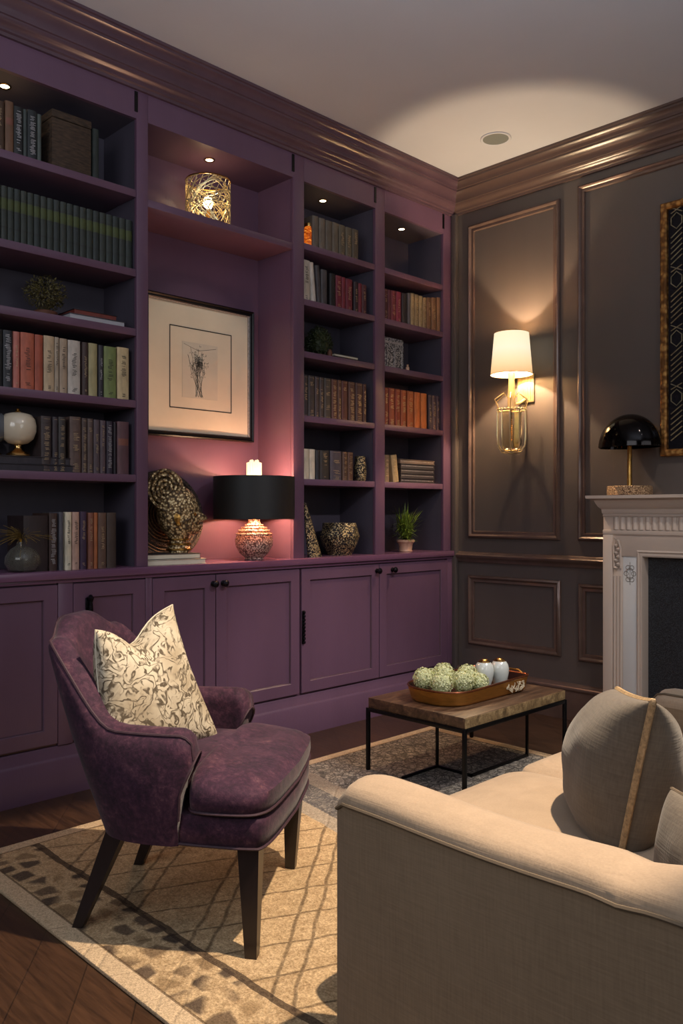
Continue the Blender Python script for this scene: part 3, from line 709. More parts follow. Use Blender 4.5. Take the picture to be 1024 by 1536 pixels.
# ------------------------------------------------------------------ shelf ornaments
def globe(px, lab, mat, z0, X=-.09, r=.073):
    t = thing('globe_vase', lab, 'vase', (X, yw(px, X), z0))
    MB().lathe([(.048, 0), (.050, .005), (.046, .012), (.034, .020), (.020, .028), (.014, .040), (.016, .050), (.020, .052)], n=32).build('foot', 'goldbright', t)
    MB().lathe([(.018, .051), (.040, .056), (.062, .075), (.073, .105), (.074, .13), (.068, .158), (.054, .176), (.030, .184), (.010, .186), (.001, .186)], n=40).build('globe', mat, t)
    MB().lathe([(.010, .186), (.012, .190), (.006, .194), (.008, .200), (.001, .204)], n=16).build('finial', 'gold', t)
globe(27, 'ivory globe ornament on a gold foot standing on black albums', 'ivory', 1.432)
globe(-16, 'grey globe ornament cut off by the left picture edge', 'greyglaze', 1.432, -.13)

# glass vase with sprigs
X = -.06; Y = yw(34, X)
t = thing('glass_vase', 'round smoky glass vase holding spiky golden sprigs, left countertop end', 'vase', (X, Y, ZC))
MB().lathe([(.03, 0), (.055, .006), (.072, .035), (.070, .065), (.050, .095), (.026, .110), (.024, .125), (.021, .125), (.023, .108), (.046, .092), (.066, .064), (.068, .036), (.052, .010), (.001, .006)], n=40).build('vase_body', 'smokeglass', t)
m = MB()
for k in range(120):
    a = random.random() * 6.28; el = random.uniform(-.25, 1.2); L = random.uniform(.05, .13)
    d = Vector((math.cos(a) * math.cos(el), math.sin(a) * math.cos(el), math.sin(el) * .7)); p = Vector((0, 0, .135)); e = p + d * L; e.z -= .012 * math.cos(el)
    m.tube([p, p + d * L * .5 + Vector((0, 0, .008)), e], .0008, 4)
for k in range(10):
    a = k * .63; m.tube([(0, 0, .02), (.012 * math.cos(a), .012 * math.sin(a), .07), (0, 0, .135)], .001, 4)
m.build('sprigs', simple('dry_gold_sprig', '#8a7038', .5, metal=.3, var=.4), t)
MB().lathe([(.001, .12), (.012, .126), (.013, .138), (.001, .15)], n=12).build('blossom', simple('yellow_blossom', '#c8902c', .6, var=.3), t)

# woven drum lamp on the niche shelf
X = -.125; Y = yw(312, X)
t = thing('drum_lamp', 'woven gold wire drum lamp on the shelf above the picture', 'lamp', (X, Y, 2.64))
R, HH = .112, .232
m = MB()
for k in range(64):
    a0 = random.random() * 6.28; z0 = random.uniform(.0, HH); da = random.uniform(.8, 2.6) * random.choice((-1, 1)); z1 = random.uniform(0, HH) if k % 2 else (HH if z0 < HH / 2 else 0)
    m.tube([(R * math.cos(a0 + da * q / 14), R * math.sin(a0 + da * q / 14), max(.004, min(HH - .004, z0 + (z1 - z0) * q / 14 + .03 * math.sin(q / 14 * PI)))) for q in range(15)], .0022, 5)
for k in range(22):
    a = k * 2 * PI / 22; m.tube([(R * math.cos(a + .9 * q / 10), R * math.sin(a + .9 * q / 10), HH * q / 10) for q in range(11)], .0016, 5)
m.build('wire_weave', 'palegold', t)
m = MB()
for zz in (.003, HH): m.tube([(R * math.cos(2 * PI * q / 40), R * math.sin(2 * PI * q / 40), zz) for q in range(40)], .0035, 6, closed=True)
m.build('rim', 'gold', t)
MB().lathe([(.02, 0), (.02, .012), (.012, .014), (.012, .09), (.001, .09)], n=16).build('bulb_holder', 'gold', t)
MB().lathe([(.001, .09), (.018, .10), (.026, .125), (.018, .15), (.001, .16)], n=20).build('bulb', 'bulb', t)
def point(loc, e, col=(1, .62, .33), r=.02):
    la = bpy.data.lights.new('lamp_light', 'POINT'); la.energy = e; la.color = col; la.shadow_soft_size = r
    o = bpy.data.objects.new('lamp_light', la); COL.objects.link(o); o.location = loc; return o
point((X, Y, 2.64 + .195), .5, (1, .8, .5), .02)

# amber jar
X = -.07
t = thing('amber_jar', 'glowing amber glass jar beside the taupe books', 'jar', (X, yw(462.5, X), 2.660))
MB().lathe([(.022, 0), (.027, .004), (.029, .06), (.028, .11), (.020, .122), (.001, .123)], n=24).build('jar_body', 'amber', t)
MB().lathe([(.020, .1225), (.021, .126), (.021, .140), (.001, .142)], n=20).build('lid', 'gold', t)
# mottled jar shelf 5
t = thing('mottled_jar', 'dark jar flecked with gold on the fifth shelf, right of brown books', 'jar', (-.06, yw(540, -.06), 1.380))
MB().lathe([(.026, 0), (.034, .01), (.038, .05), (.036, .10), (.030, .125), (.033, .145), (.028, .148), (.026, .13)], n=24).build('jar_body', 'mosaic', t)
# framed silver print, corner bay
M['silverprint'] = mk_speckle('silver_engraved_print', '#35343a', '#77767c', '#c8c6c8', 120, .2, .5, .3)
ya, yb = yw(576.5, -.08), yw(606, -.08)
t = thing('engraved_box', 'silver engraved box with arched window motif, third shelf of corner bookshelf', 'box', (-.12, (ya + yb) / 2, 2.073)); w = (yb - ya) / 2
MB().box((-.05, -w, 0), (.035, w, .20), .004).build('box_body', 'silverprint', t)
m = MB().box((.035, -w * .85, .165), (.038, w * .85, .178)); m.tube([(.038, -w * .7, .02), (.038, -w * .7, .13), (.038, -w * .35, .152), (.038, 0, .13), (.038, .0, .02)], .002, 5)
m.tube([(.038, w * .1, .02), (.038, w * .1, .13), (.038, w * .45, .152), (.038, w * .78, .13), (.038, w * .78, .02)], .002, 5)
m.build('relief', 'silverlet', t)
t = thing('small_bottle', 'tiny tan bottle beside the silver engraved box', 'bottle', (-.06, yw(611, -.06), 2.073))
MB().lathe([(.010, 0), (.012, .004), (.012, .028), (.006, .034), (.006, .044), (.008, .046), (.001, .047)], n=16).build('bottle_body', 'pinkpot', t)
# leaning slab and mosaic pot on the counter
t = thing('stone_sculpture', 'tall tapering gold-flecked sculpture leaning left beside the mosaic vase', 'sculpture', (-.06, yw(472, -.06), ZC))
P = []
for k in range(13):
    f = k / 12; w = .046 * (1 - f) ** .8 + .006; dd = .018 * (1 - f * .6); cy = -.075 * f - .02 * math.sin(f * PI) * 0; 
    P.append([(dd * math.cos(a), cy + w * math.sin(a), f * .30) for a in [2 * PI * q / 14 for q in range(14)]])
m = MB().grid(P, cv=True); m.cap(P[0][::-1]); m.cap(P[-1]); m.build('sculpture_body', 'mosaic', t, smooth=60)
t = thing('mosaic_vase', 'faceted gold-flecked mosaic vase on the countertop, bookshelf beside niche', 'vase', (-.12, yw(509, -.12), ZC))
m = MB(); n = 9
pr = [(.070, 0), (.105, .06), (.118, .11), (.100, .185), (.094, .187), (.108, .11), (.06, .02)]
P = [[((r) * math.cos(2 * PI * (q + .5 * (i % 2)) / n), r * math.sin(2 * PI * (q + .5 * (i % 2)) / n), zz) for q in range(n)] for i, (r, zz) in enumerate(pr)]
m.grid(P, cv=True); m.cap(P[0][::-1]); m.cap(P[-1]); m.build('vase_body', 'mosaic', t, smooth=10)

# bronze plate leaning on the niche back
t = thing('bronze_plate', 'large round bronze plate with concentric carving behind the carved head', 'plate', (0, 0, 0))
pc = Vector((-.235, 2.292, ZC + .232)); tilt = math.radians(9)
Mx = Matrix.Translation(pc) @ Matrix.Rotation(PI / 2 - tilt, 4, 'Y')
t.location = (-.22, 2.29, ZC)
L = -Vector(t.location)
MB().lathe([(.001, .012), (.03, .014), (.04, .008), (.14, .006), (.145, .012), (.16, .012), (.165, .007), (.20, .010), (.206, .018), (.222, .020), (.228, .012), (.228, .0), (.2, -.004), (.001, -.004)], n=72, M4=Mx).build('plate_disc', 'platebronze', t, loc=L)
m = MB()
for r in (.05, .066, .082, .098, .114, .13, .175, .19):
    m.tube([Mx @ Vector((r * math.cos(2 * PI * q / 48), r * math.sin(2 * PI * q / 48), .011)) for q in range(48)], .0028, 5, closed=True)
m.build('ring_relief', 'dullgold', t, loc=L)

# carved head, profile towards +Y
t = thing('bust_sculpture', 'carved bronze head in profile with a spiral headdress on flat books', 'sculpture', (-.105, 2.262, 1.002)); HEAD = t
sec = [  # z, back, front, halfwidth, nose
    (0, -.030, .040, .036, 0), (.02, -.034, .044, .038, 0), (.04, -.030, .030, .032, 0), (.055, -.034, .034, .033, .004), (.066, -.045, .058, .040, .012), (.078, -.056, .070, .047, .008),
    (.090, -.064, .066, .052, .016), (.098, -.068, .066, .054, .006), (.106, -.070, .067, .056, .014), (.116, -.073, .066, .058, .034), (.128, -.076, .066, .059, .026), (.142, -.078, .064, .060, .010),
    (.152, -.079, .070, .061, .006), (.170, -.078, .072, .061, 0), (.190, -.074, .064, .057, 0), (.210, -.062, .048, .046, 0), (.226, -.038, .026, .028, 0), (.232, -.006, .002, .004, 0)]
P = []
for z, bk, fr, hw, ns in sec:
    ring = []
    for q in range(32):
        a = 2 * PI * q / 32; cy = math.cos(a); yv = (fr * cy if cy > 0 else -bk * cy); 
        if cy > .97: yv += ns * 1.25
        elif cy > .9: yv += ns * .45
        ring.append((hw * math.sin(a), yv, z))
    P.append(ring)
m = MB().grid(P, cv=True); m.cap(P[0][::-1]); m.cap(P[-1]); m.build('head', 'bronze', t, smooth=70)
m = MB()
for sx in (1,):
    pts = [(.035 + .012 * (1 - q / 70), -.045 + (.006 + .060 * q / 70) * math.cos(q * .36), .20 + (.006 + .068 * q / 70) * math.sin(q * .36) + .02) for q in range(71)]
    m.tube(pts, .006, 6)
    pts = [(-.035 - .012 * (1 - q / 70), -.045 + (.006 + .060 * q / 70) * math.cos(q * .36), .20 + (.006 + .068 * q / 70) * math.sin(q * .36) + .02) for q in range(71)]
    m.tube(pts, .006, 6)
m.lathe([(.001, -.034), (.05, -.03), (.066, -.01), (.066, .01), (.05, .03), (.001, .034)], n=24, M4=Matrix.Translation((0, -.045, .22)) @ Matrix.Rotation(PI / 2, 4, 'Y'))
m.build('headdress', 'bronze', t)
m = MB()
for zz, rr in ((.012, .042), (.03, .041), (.046, .036)):
    m.tube([(rr * .9 * math.sin(2 * PI * q / 24), .004 + rr * math.cos(2 * PI * q / 24), zz) for q in range(24)], .004, 5, closed=True)
m.build('necklace', 'gold', t)
for sx in (1, -1):
    mm = MB().lathe([(.001, -.003), (.013, 0), (.001, .003)], n=14, M4=Matrix.Translation((sx * .058, -.004, .12)) @ Matrix.Rotation(PI / 2, 4, 'Y') @ Matrix.Diagonal((1.5, .9, 1, 1))); mm.build('ear', 'gold', t)
    MB().lathe([(.001, -.006), (.007, 0), (.001, .006)], n=12, M4=Matrix.Translation((sx * .030, .060, .132))).build('eye', 'gold', t)
    MB().lathe([(.001, -.007), (.010, -.003), (.010, .003), (.001, .007)], n=12, M4=Matrix.Translation((sx * .056, .0, .098))).build('earring', 'gold', t)

HEAD.scale = (1.1, 1.35, 1.42); HEAD.rotation_euler = (0, 0, math.radians(-30)); HEAD.location = (-.085, 2.275, 1.002)
# table lamp in the niche
X = -.065; Y = yw(381, X)
t = thing('table_lamp', 'table lamp with black drum shade and beaded ball base', 'lamp', (X, Y, ZC))
MB().lathe([(.045, 0), (.050, .006), (.046, .012), (.075, .035), (.096, .075), (.099, .105), (.088, .14), (.066, .165), (.046, .178), (.034, .190), (.030, .205), (.032, .210), (.001, .210)], n=48).build('base', 'lampball', t)
m = MB()
for zz, rr in ((.182, .044), (.168, .064), (.153, .079), (.136, .091)):
    m.tube([(rr * math.cos(2 * PI * q / 40), rr * math.sin(2 * PI * q / 40), zz) for q in range(40)], .005, 6, closed=True)
m.build('beaded_rings', 'lampball', t)
MB().lathe([(.010, .21), (.010, .30), (.014, .30), (.014, .33), (.001, .33)], n=12).build('stem', 'gold', t)
SR = .212
m = MB(); n = 64
P = [[(r * math.cos(2 * PI * q / n), r * math.sin(2 * PI * q / n), zz) for q in range(n)] for r, zz in ((SR, .214), (SR, .434), (SR - .003, .434), (SR - .003, .214))]
m.grid(P, cu=True, cv=True); m.build('lamp_shade', 'blackshade', t)
P = [[(r * math.cos(2 * PI * q / n), r * math.sin(2 * PI * q / n), zz) for q in range(n)] for r, zz in ((SR - .0035, .216), (SR - .0035, .432))]
MB().grid(P, cv=True).build('shade_lining', 'shadegold', t)
m = MB()
for k in range(3):
    a = k * 2.094 + .3; m.tube([(0, 0, .425), (SR * .985 * math.cos(a), SR * .985 * math.sin(a), .428)], .0018, 5)
m.lathe([(.012, .33), (.012, .335), (.004, .34), (.004, .425), (.02, .426), (.02, .432), (.001, .432)], n=12)
m.build('spider', 'gold', t)
m = MB().lathe([(.034, .433), (.036, .437), (.036, .505), (.034, .509), (.001, .509)], n=24)
for k in range(16):
    a = k * PI / 8; m.tube([(.036 * math.cos(a), .036 * math.sin(a), .435), (.036 * math.cos(a), .036 * math.sin(a), .507)], .004, 5)
for k in range(4):
    a = k * PI / 2 + .4; m.lathe([(.001, -.010), (.008, -.004), (.008, .004), (.001, .01)], (.02 * math.cos(a), .02 * math.sin(a), .514), 10)
m.build('finial', 'finial', t)
MB().lathe([(.001, .33), (.018, .345), (.026, .37), (.018, .395), (.001, .405)], (.0, .0, -.03), n=20).build('bulb', 'bulb', t)
point((X + .05, Y - .04, ZC + .30), 12, (1, .58, .34), .03)
point((X + .05, Y + .04, ZC + .375), 7.0, (1, .54, .32), .03)

# framed drawing
t = thing('framed_drawing', 'framed botanical pencil drawing in a wide cream mat, black frame', 'picture', (BACK + .002, 2.55, 1.585))
L = -Vector(t.location); PX = BACK + .004
fy0, fy1, fz0, fz1 = 2.205, 2.895, 1.585, 2.305
MB().frame((PX, 0, 0), (0, 1, 0), (0, 0, 1), (1, 0, 0), fy0, fy1, fz0, fz1, [(0, 0), (0, .026), (.006, .030), (.012, .022), (.022, .024), (.028, .018), (.030, .008), (.030, 0)]).build('frame', 'black', t, loc=L, smooth=30)
MB().frame((PX, 0, 0), (0, 1, 0), (0, 0, 1), (1, 0, 0), fy0 + .024, fy1 - .024, fz0 + .024, fz1 - .024, [(0, .002), (0, .019), (.003, .020), (.006, .012), (.006, .002)]).build('inner_bead', 'silverlet', t, loc=L, smooth=30)
MB().box((PX + .001, fy0 + .028, fz0 + .028), (PX + .005, fy1 - .028, fz1 - .028)).build('mat', 'cream', t, loc=L)
PXs = PX + .0055
iy0, iy1, iz0, iz1 = yw(254, PXs), yw(347, PXs), 1.735, 2.160
MB().frame((PXs, 0, 0), (0, 1, 0), (0, 0, 1), (1, 0, 0), iy0, iy1, iz0, iz1, [(0, 0), (0, .001), (.005, .001), (.005, 0)]).build('mat_line', 'inkdark', t, loc=L, smooth=0)
sy0, sy1, sz0, sz1 = yw(273, PXs), yw(326, PXs), 1.795, 2.085
sh = MB().box((PXs, sy0, sz0), (PXs + .0008, sy1, sz1)).build('drawing_sheet', simple('pale_grey_paper', '#c3bcab', .8, var=.06), t, loc=L)
m = MB(); cyy = (sy0 + sy1) / 2 - .01
def stroke(pts, r): m.tube([(PXs + .0014, a, b) for a, b in pts], r, 4)
for k in range(16):
    a0 = cyy + random.uniform(-.02, .02); top = cyy + random.uniform(-.07, .06); zt = random.uniform(1.95, 2.06)
    bt = cyy + random.uniform(-.035, .03)
    stroke([(bt, sz0 + .008), (a0, 1.87), ((a0 + top) / 2 + random.uniform(-.01, .01), 1.93), (top, zt)], .0007)
for k in range(300):
    r = abs(random.gauss(0, .5)); a = random.random() * 6.28
    cx, cz = cyy + .055 * r * math.cos(a), 1.975 + .075 * r * math.sin(a)
    if not (sy0 + .005 < cx < sy1 - .005 and cz < sz1 - .008): continue
    s = random.uniform(.004, .012); b = random.random() * 6.28
    stroke([(cx, cz), (cx + s * math.cos(b), cz + s * math.sin(b)), (cx + s * math.cos(b + .8) * 1.3, cz + s * math.sin(b + .8) * 1.3)], .0007)
stroke([(sy0 + .01, sz1 - .012), (cyy, sz1 - .04), (sy1 - .01, sz1 - .016)], .0007)
m.build('pencil_lines', simple('pencil_graphite', '#3c3a38', .8, var=.2), sh)

# ------------------------------------------------------------------ sconce
SX, SY = .56, WB - .17
t = thing('wall_sconce', 'lit wall sconce with cream shade and gold wire cage', 'sconce', (.55, WB, 1.9))
L = -Vector(t.location)
n = 40; m = MB()
P = [[(SX + r * math.cos(2 * PI * q / n), SY + r * math.sin(2 * PI * q / n), zz) for q in range(n)] for r, zz in ((.122, 2.009), (.101, 2.253), (.0995, 2.253), (.1205, 2.009))]
m.grid(P, cu=True, cv=True); m.build('lamp_shade', 'linen', t, loc=L)
m = MB()
for r, zz in ((.1225, 2.009), (.1015, 2.253)): m.tube([(SX + r * math.cos(2 * PI * q / 40), SY + r * math.sin(2 * PI * q / 40), zz) for q in range(40)], .0018, 5, closed=True)
m.build('shade_rim', 'gold', t, loc=L)
MB().lathe([(.030, 1.80), (.024, 1.82), (.021, 1.90), (.017, 1.98), (.022, 1.995), (.022, 2.02), (.010, 2.03), (.008, 2.06), (.001, 2.06)], (SX, SY, 0), 20).build('candle_tube', simple('candle_cream', '#e8cf9c', .4, var=.05), t, loc=L)
MB().lathe([(.001, 2.058), (.010, 2.064), (.013, 2.076), (.008, 2.090), (.001, 2.094)], (SX, SY, 0), 16).build('bulb', 'bulb', t, loc=L)
m = MB().box((.495, WB - .012, 1.86), (.61, WB, 2.03), .003)
m.build('backplate', 'palegold', t, loc=L)
m = MB()
for k in range(9): m.box((.50 + k * .012, WB - .016, 1.865), (.506 + k * .012, WB - .0125, 2.025), .001)
m.build('reeding', 'palegold', t, loc=L)
m = MB().tube([(.55, WB - .012, 1.88), (.555, WB - .08, 1.85), (SX, SY, 1.83)], .008, 8)
m.build('arm', 'palegold', t, loc=L)
m = MB(); RR = .085
m.tube([(SX + RR * math.cos(2 * PI * q / 36), SY + RR * math.sin(2 * PI * q / 36), 1.80 + .004 * math.sin(q * 2)) for q in range(36)], .0045, 6, closed=True)
for q in range(26):
    a = q * 2 * PI / 26; m.lathe([(.001, -.006), (.006, 0), (.001, .006)], (SX + RR * math.cos(a), SY + RR * math.sin(a), 1.803), 6)
m.build('beaded_ring', 'palegold', t, loc=L)
m = MB()
for k in range(5):
    a = k * PI / 5 + .2; c, s_ = math.cos(a), math.sin(a); zb = 1.545 + .015 * (k % 2)
    pts = [(SX + RR * c, SY + RR * s_, 1.80), (SX + RR * c, SY + RR * s_, 1.65), (SX + RR * c * .95, SY + RR * s_ * .95, zb + .04), (SX + RR * c * .7, SY + RR * s_ * .7, zb + .008), (SX, SY, zb),
           (SX - RR * c * .7, SY - RR * s_ * .7, zb + .008), (SX - RR * c * .95, SY - RR * s_ * .95, zb + .04), (SX - RR * c, SY - RR * s_, 1.65), (SX - RR * c, SY - RR * s_, 1.80)]
    m.tube(pts, .0038, 6)
m.build('cage_rods', 'palegold', t, loc=L)
m = MB()
for k in range(6):
    a = k * PI / 3; m.tube([(SX + RR * math.cos(a), SY + RR * math.sin(a), 1.80), (SX + (RR + .022) * math.cos(a), SY + (RR + .022) * math.sin(a), 1.86), (SX + .05 * math.cos(a), SY + .05 * math.sin(a), 1.90), (SX + .02 * math.cos(a), SY + .02 * math.sin(a), 1.87)], .0028, 5)
m.build('scroll_wires', 'palegold', t, loc=L)
m = MB()
for q in range(16): m.lathe([(.001, -.006), (.005, 0), (.001, .006)], (SX + .02, SY - .03, 1.795 - q * .0115), 6)
m.build('bead_chain', 'gold', t, loc=L)
m = MB(); P = [[(SX + r * math.cos(2 * PI * q / 24), SY + r * math.sin(2 * PI * q / 24), zz) for q in range(24)] for r, zz in ((.06, 1.795), (.06, 1.60), (.045, 1.572), (.001, 1.565))]
m.grid(P, cv=True); m.build('glass_cup', 'glass', t, loc=L)
sc = point((SX, SY, 2.112), 52, (1, .74, .46), .012)

# ------------------------------------------------------------------ ceiling speaker
t = thing('ceiling_speaker', 'round grey ceiling speaker near the room corner', 'speaker', (.639, 3.889, H))
MB().lathe([(.070, -.0005), (.084, -.0005), (.086, -.004), (.082, -.007), (.074, -.006), (.070, -.003)], n=48).build('rim', 'ceil', t)
MB().lathe([(.0735, -.001), (.0735, -.004), (.001, -.0045)], n=40).build('grille', 'speaker', t)

# ------------------------------------------------------------------ fireplace
t = thing('fireplace', 'cream carved fireplace surround with fluted frieze', 'fireplace', (2.1, WB, 0))
L = -Vector(t.location)
FY = 4.16; fx0 = xw(903.5, FY); fx1 = 4.2 - fx0
def fb(name, a, b, mat='marble', bev=.004, par=None): return MB().box(a, b, bev).build(name, mat, par or t, loc=None if par else L)
m = MB()
SP = [(0, 1.19), (.004, 1.196), (.006, 1.215), (.022, 1.228), (.034, 1.248), (.040, 1.262), (.060, 1.268), (.078, 1.272), (.080, 1.288), (0, 1.288)]
P = [[(fx0 - p * .75, WB - .0, z) for p, z in SP], [(fx0 - p * .75, FY - p, z) for p, z in SP], [(fx1 + p * .75, FY - p, z) for p, z in SP], [(fx1 + p * .75, WB, z) for p, z in SP]]
m.grid(P, cv=True); m.add([(fx0, WB, 1.288), (fx0, FY, 1.288), (fx1, FY, 1.288), (fx1, WB, 1.288), (fx0, WB, 1.19), (fx0, FY, 1.19), (fx1, FY, 1.19), (fx1, WB, 1.19)], [[0, 1, 2, 3], [4, 5, 6, 7]])
m.build('mantel_shelf', 'marble', t, loc=L, smooth=40)
xa, xb, xc, xd = xw(918, FY), xw(932, FY), xw(954, FY), xw(967, FY)
dx = lambda v: v - fx0
# lintel
fb('lintel', (fx0, FY + .006, .965), (fx1, WB, 1.19))
fb('frieze_rail', (fx0, FY, 1.08), (fx1, FY + .006, 1.104), bev=.002); fb('frieze_rail', (fx0, FY, 1.176), (fx1, FY + .006, 1.1895), bev=.002)
m = MB(); k = 0; x = xa + .004
while x < fx1 - dx(xa):
    w = .030; m.lathe([(.0145, 1.107), (.0145, 1.174)], (x + w / 2, FY + .010, 0), 12); x += .035
m.build('fluting', 'marble', t, loc=L)
for s in (0, 1):
    def mir(a, b): return (a, b) if s == 0 else (4.2 - b, 4.2 - a)
    a, b = mir(fx0, xa); fb('jamb', (a, FY, 0), (b, WB, 1.08))
    a, b = mir(xa, xb); fb('reeded_pilaster', (a, FY + .008, 0), (b, WB, .965), 'marble')
    mm = MB()
    for q in range(3):
        xx = a + (b - a) * (q + .5) / 3; mm.tube([(xx, FY + .008, .15), (xx, FY + .008, .86)], .006, 8)
    mm.build('reeds', 'marble', t, loc=L)
    # acanthus bracket
    mm = MB(); cxx = (a + b) / 2
    mm.tube([(cxx - .018, FY + .004, .90), (cxx - .018, FY - .004, 1.02), (cxx - .006, FY - .012, 1.06), (cxx + .012, FY - .010, 1.05), (cxx + .02, FY + .0, 1.01), (cxx + .018, FY + .004, .9)], .006, 8)
    for q in range(7): mm.lathe([(.001, -.011), (.010, -.004), (.012, .004), (.001, .012)], (cxx + (.006 if q % 2 else -.006), FY + .002, .90 + q * .02), 8)
    mm.build('bracket', 'marble', t, loc=L)
    a, b = mir(xb, xc); fb('panel', (a, FY + .012, 0), (b, WB, 1.0), 'marble2')
    mm = MB(); cxx = (a + b) / 2; zc = .875
    for q in range(6):
        an = q * PI / 3; mm.tube([(cxx + .026 * math.cos(an) * .8 + .012 * math.cos(w_), FY + .012, zc + .045 * math.sin(an) * .8 + .012 * math.sin(w_)) for w_ in [2 * PI * j / 12 for j in range(12)]], .0022, 5, closed=True)
    mm.tube([(cxx + .02 * math.cos(2 * PI * j / 16), FY + .012, zc + .03 * math.sin(2 * PI * j / 16)) for j in range(16)], .0022, 5, closed=True)
    mm.tube([(cxx, FY + .012, zc + .06), (cxx, FY + .012, zc - .06)], .0018, 5)
    mm.build('rosette', simple('grey_rosette', '#8d867e', .5), t, loc=L)
m = MB()
O3 = [(0, -.14), (0, .006), (.008, .010), (.014, .002), (.020, .006), (.028, .006), (.032, -.006), (.032, -.14)]
P = []
for (cx, cz, sx, sz) in ((xc, 0, 1, 0), (xc, 1.0, 1, -1), (4.2 - xc, 1.0, -1, -1), (4.2 - xc, 0, -1, 0)):
    P.append([(cx + sx * i * 1.0, FY - h + .01, cz + sz * i) for i, h in O3])
m.grid(P, cv=True); m.build('inner_moulding', 'marble', t, loc=L, smooth=30)
fb('stone_slip', (xc + .032, FY + .07, 0), (xc + .26, FY + .09, .967), 'granite', 0); fb('stone_slip', (4.2 - xc - .26, FY + .07, 0), (4.2 - xc - .032, FY + .09, .967), 'granite', 0)
fb('stone_slip', (xc + .26, FY + .07, .75), (4.2 - xc - .26, FY + .09, .967), 'granite', 0)
fb('firebox', (xc + .26, WB - .03, .0), (4.2 - xc - .26, WB - .005, .75), 'black', 0)

# mushroom lamp
LX = xw(944, 4.205)
t = thing('mushroom_lamp', 'black glossy mushroom lamp with crusted gold base on the mantel', 'lamp', (LX, 4.205, 1.288))
MB().lathe([(.112, 0), (.116, .004), (.116, .046), (.112, .050), (.001, .050)], n=48).build('base', 'crustgold', t)
MB().lathe([(.016, .050), (.013, .056), (.0115, .27), (.016, .28), (.016, .30), (.001, .30)], n=24).build('stem', 'gold', t)
m = MB()
pr = []
for q in range(15):
    a = q / 14 * PI / 2; pr.append((.166 * math.cos(a) + .0001, .258 + .175 * math.sin(a)))
P = []
for r, zz in pr: P.append([(((r * (1 + .02 * (1 - (zz - .258) / .175) * math.cos(14 * a)))) * math.cos(a), min(.118, r * math.sin(a) * .74), zz) for a in [2 * PI * k / 84 for k in range(84)]])
P2 = [[(p[0] * .975, p[1] * .975, p[2] - .003) for p in r] for r in P]
m.grid(P, cv=True); m.grid(P2[::-1], cv=True)
m.grid([P[0], P2[0]], cv=True); m.build('dome_shade', 'darkbronze', t, smooth=60)
m = MB()
for k in range(7):
    xx = -.06 + k * .024; m.tube([(xx, -.02, .255), (xx, -.02, .262 + .06 * random.random())], .0022, 5)
m.lathe([(.001, .262), (.02, .27), (.024, .285), (.001, .30)], n=12)
m.build('hanging_rods', 'goldbright', t)

# ornate wall mirror / carved panel
t = thing('ornate_mirror', 'gilt-framed mirror with twisted carved border hanging above the mantel', 'mirror', (2.1, WB, 1.5))
L = -Vector(t.location); ax0 = 1.395; ax1 = 4.2 - ax0; az0, az1 = 1.495, 2.83
MB().frame((0, WB, 0), (1, 0, 0), (0, 0, 1), (0, -1, 0), ax0, ax1, az0, az1, [(0, 0), (0, .03), (.008, .036), (.026, .036), (.034, .028), (.038, .012), (.038, 0)]).build('frame', 'oldframe', t, loc=L, smooth=30)
MB().frame((0, WB, 0), (1, 0, 0), (0, 0, 1), (0, -1, 0), ax0 + .032, ax1 - .032, az0 + .032, az1 - .032, [(0, 0), (0, .014), (.10, .014), (.10, 0)]).build('dark_band', 'ornblack', t, loc=L, smooth=30)
MB().frame((0, WB, 0), (1, 0, 0), (0, 0, 1), (0, -1, 0), ax0 + .125, ax1 - .125, az0 + .125, az1 - .125, [(0, 0), (0, .024), (.010, .028), (.020, .02), (.020, 0)]).build('inner_frame', 'oldframe', t, loc=L, smooth=30)
tm = simple('mirror_glass', '#8a8a8c', .04, metal=1, var=.02)
MB().box((ax0 + .14, WB - .012, az0 + .14), (ax1 - .14, WB - .002, az1 - .14)).build('mirror_glass', tm, t, loc=L)
def carve(x0, x1, z0, z1, vert):
    m = MB(); y = WB - .018; n = 0
    L_ = (z1 - z0) if vert else (x1 - x0); W = (x1 - x0) if vert else (z1 - z0); seg = .30; N = max(1, round(L_ / seg)); seg = L_ / N
    def P_(u, v): return (x0 + v * W, y, z0 + u) if vert else (x0 + u, y, z0 + v * W)
    for k in range(N):
        b = k * seg
        for q in range(6):
            u0 = b + .03 + q * .028; m.tube([P_(u0, .1), P_(u0 + .02, .45), P_(u0 + .045, .9)], .0032, 5)
        c = b + seg - .055
        m.tube([P_(c - .04, .5), P_(c - .015, .12), P_(c + .02, .12), P_(c + .045, .5), P_(c + .02, .88), P_(c - .015, .88)], .0032, 5, closed=True)
        m.tube([P_(c + .045, .1), P_(c + .075, .9)], .003, 5); m.tube([P_(c + .045, .9), P_(c + .075, .1)], .003, 5)
    return m.build('carving', simple('pewter_carving', '#8f846c', .4, metal=.6, var=.4, nscale=60), t, loc=L)
carve(ax0 + .045, ax0 + .12, az0 + .05, az1 - .05, True); carve(ax1 - .12, ax1 - .045, az0 + .05, az1 - .05, True)
carve(ax0 + .13, ax1 - .13, az0 + .045, az0 + .12, False); carve(ax0 + .13, ax1 - .13, az1 - .12, az1 - .045, False)

# ------------------------------------------------------------------ rug
m = MB().box((RX0, RY0, 0), (RX1, RY1, .012), .004)
tag(m.build('area_rug', 'rug'), 'large tan and grey patterned rug with plain bound border', 'rug')
RT = .012

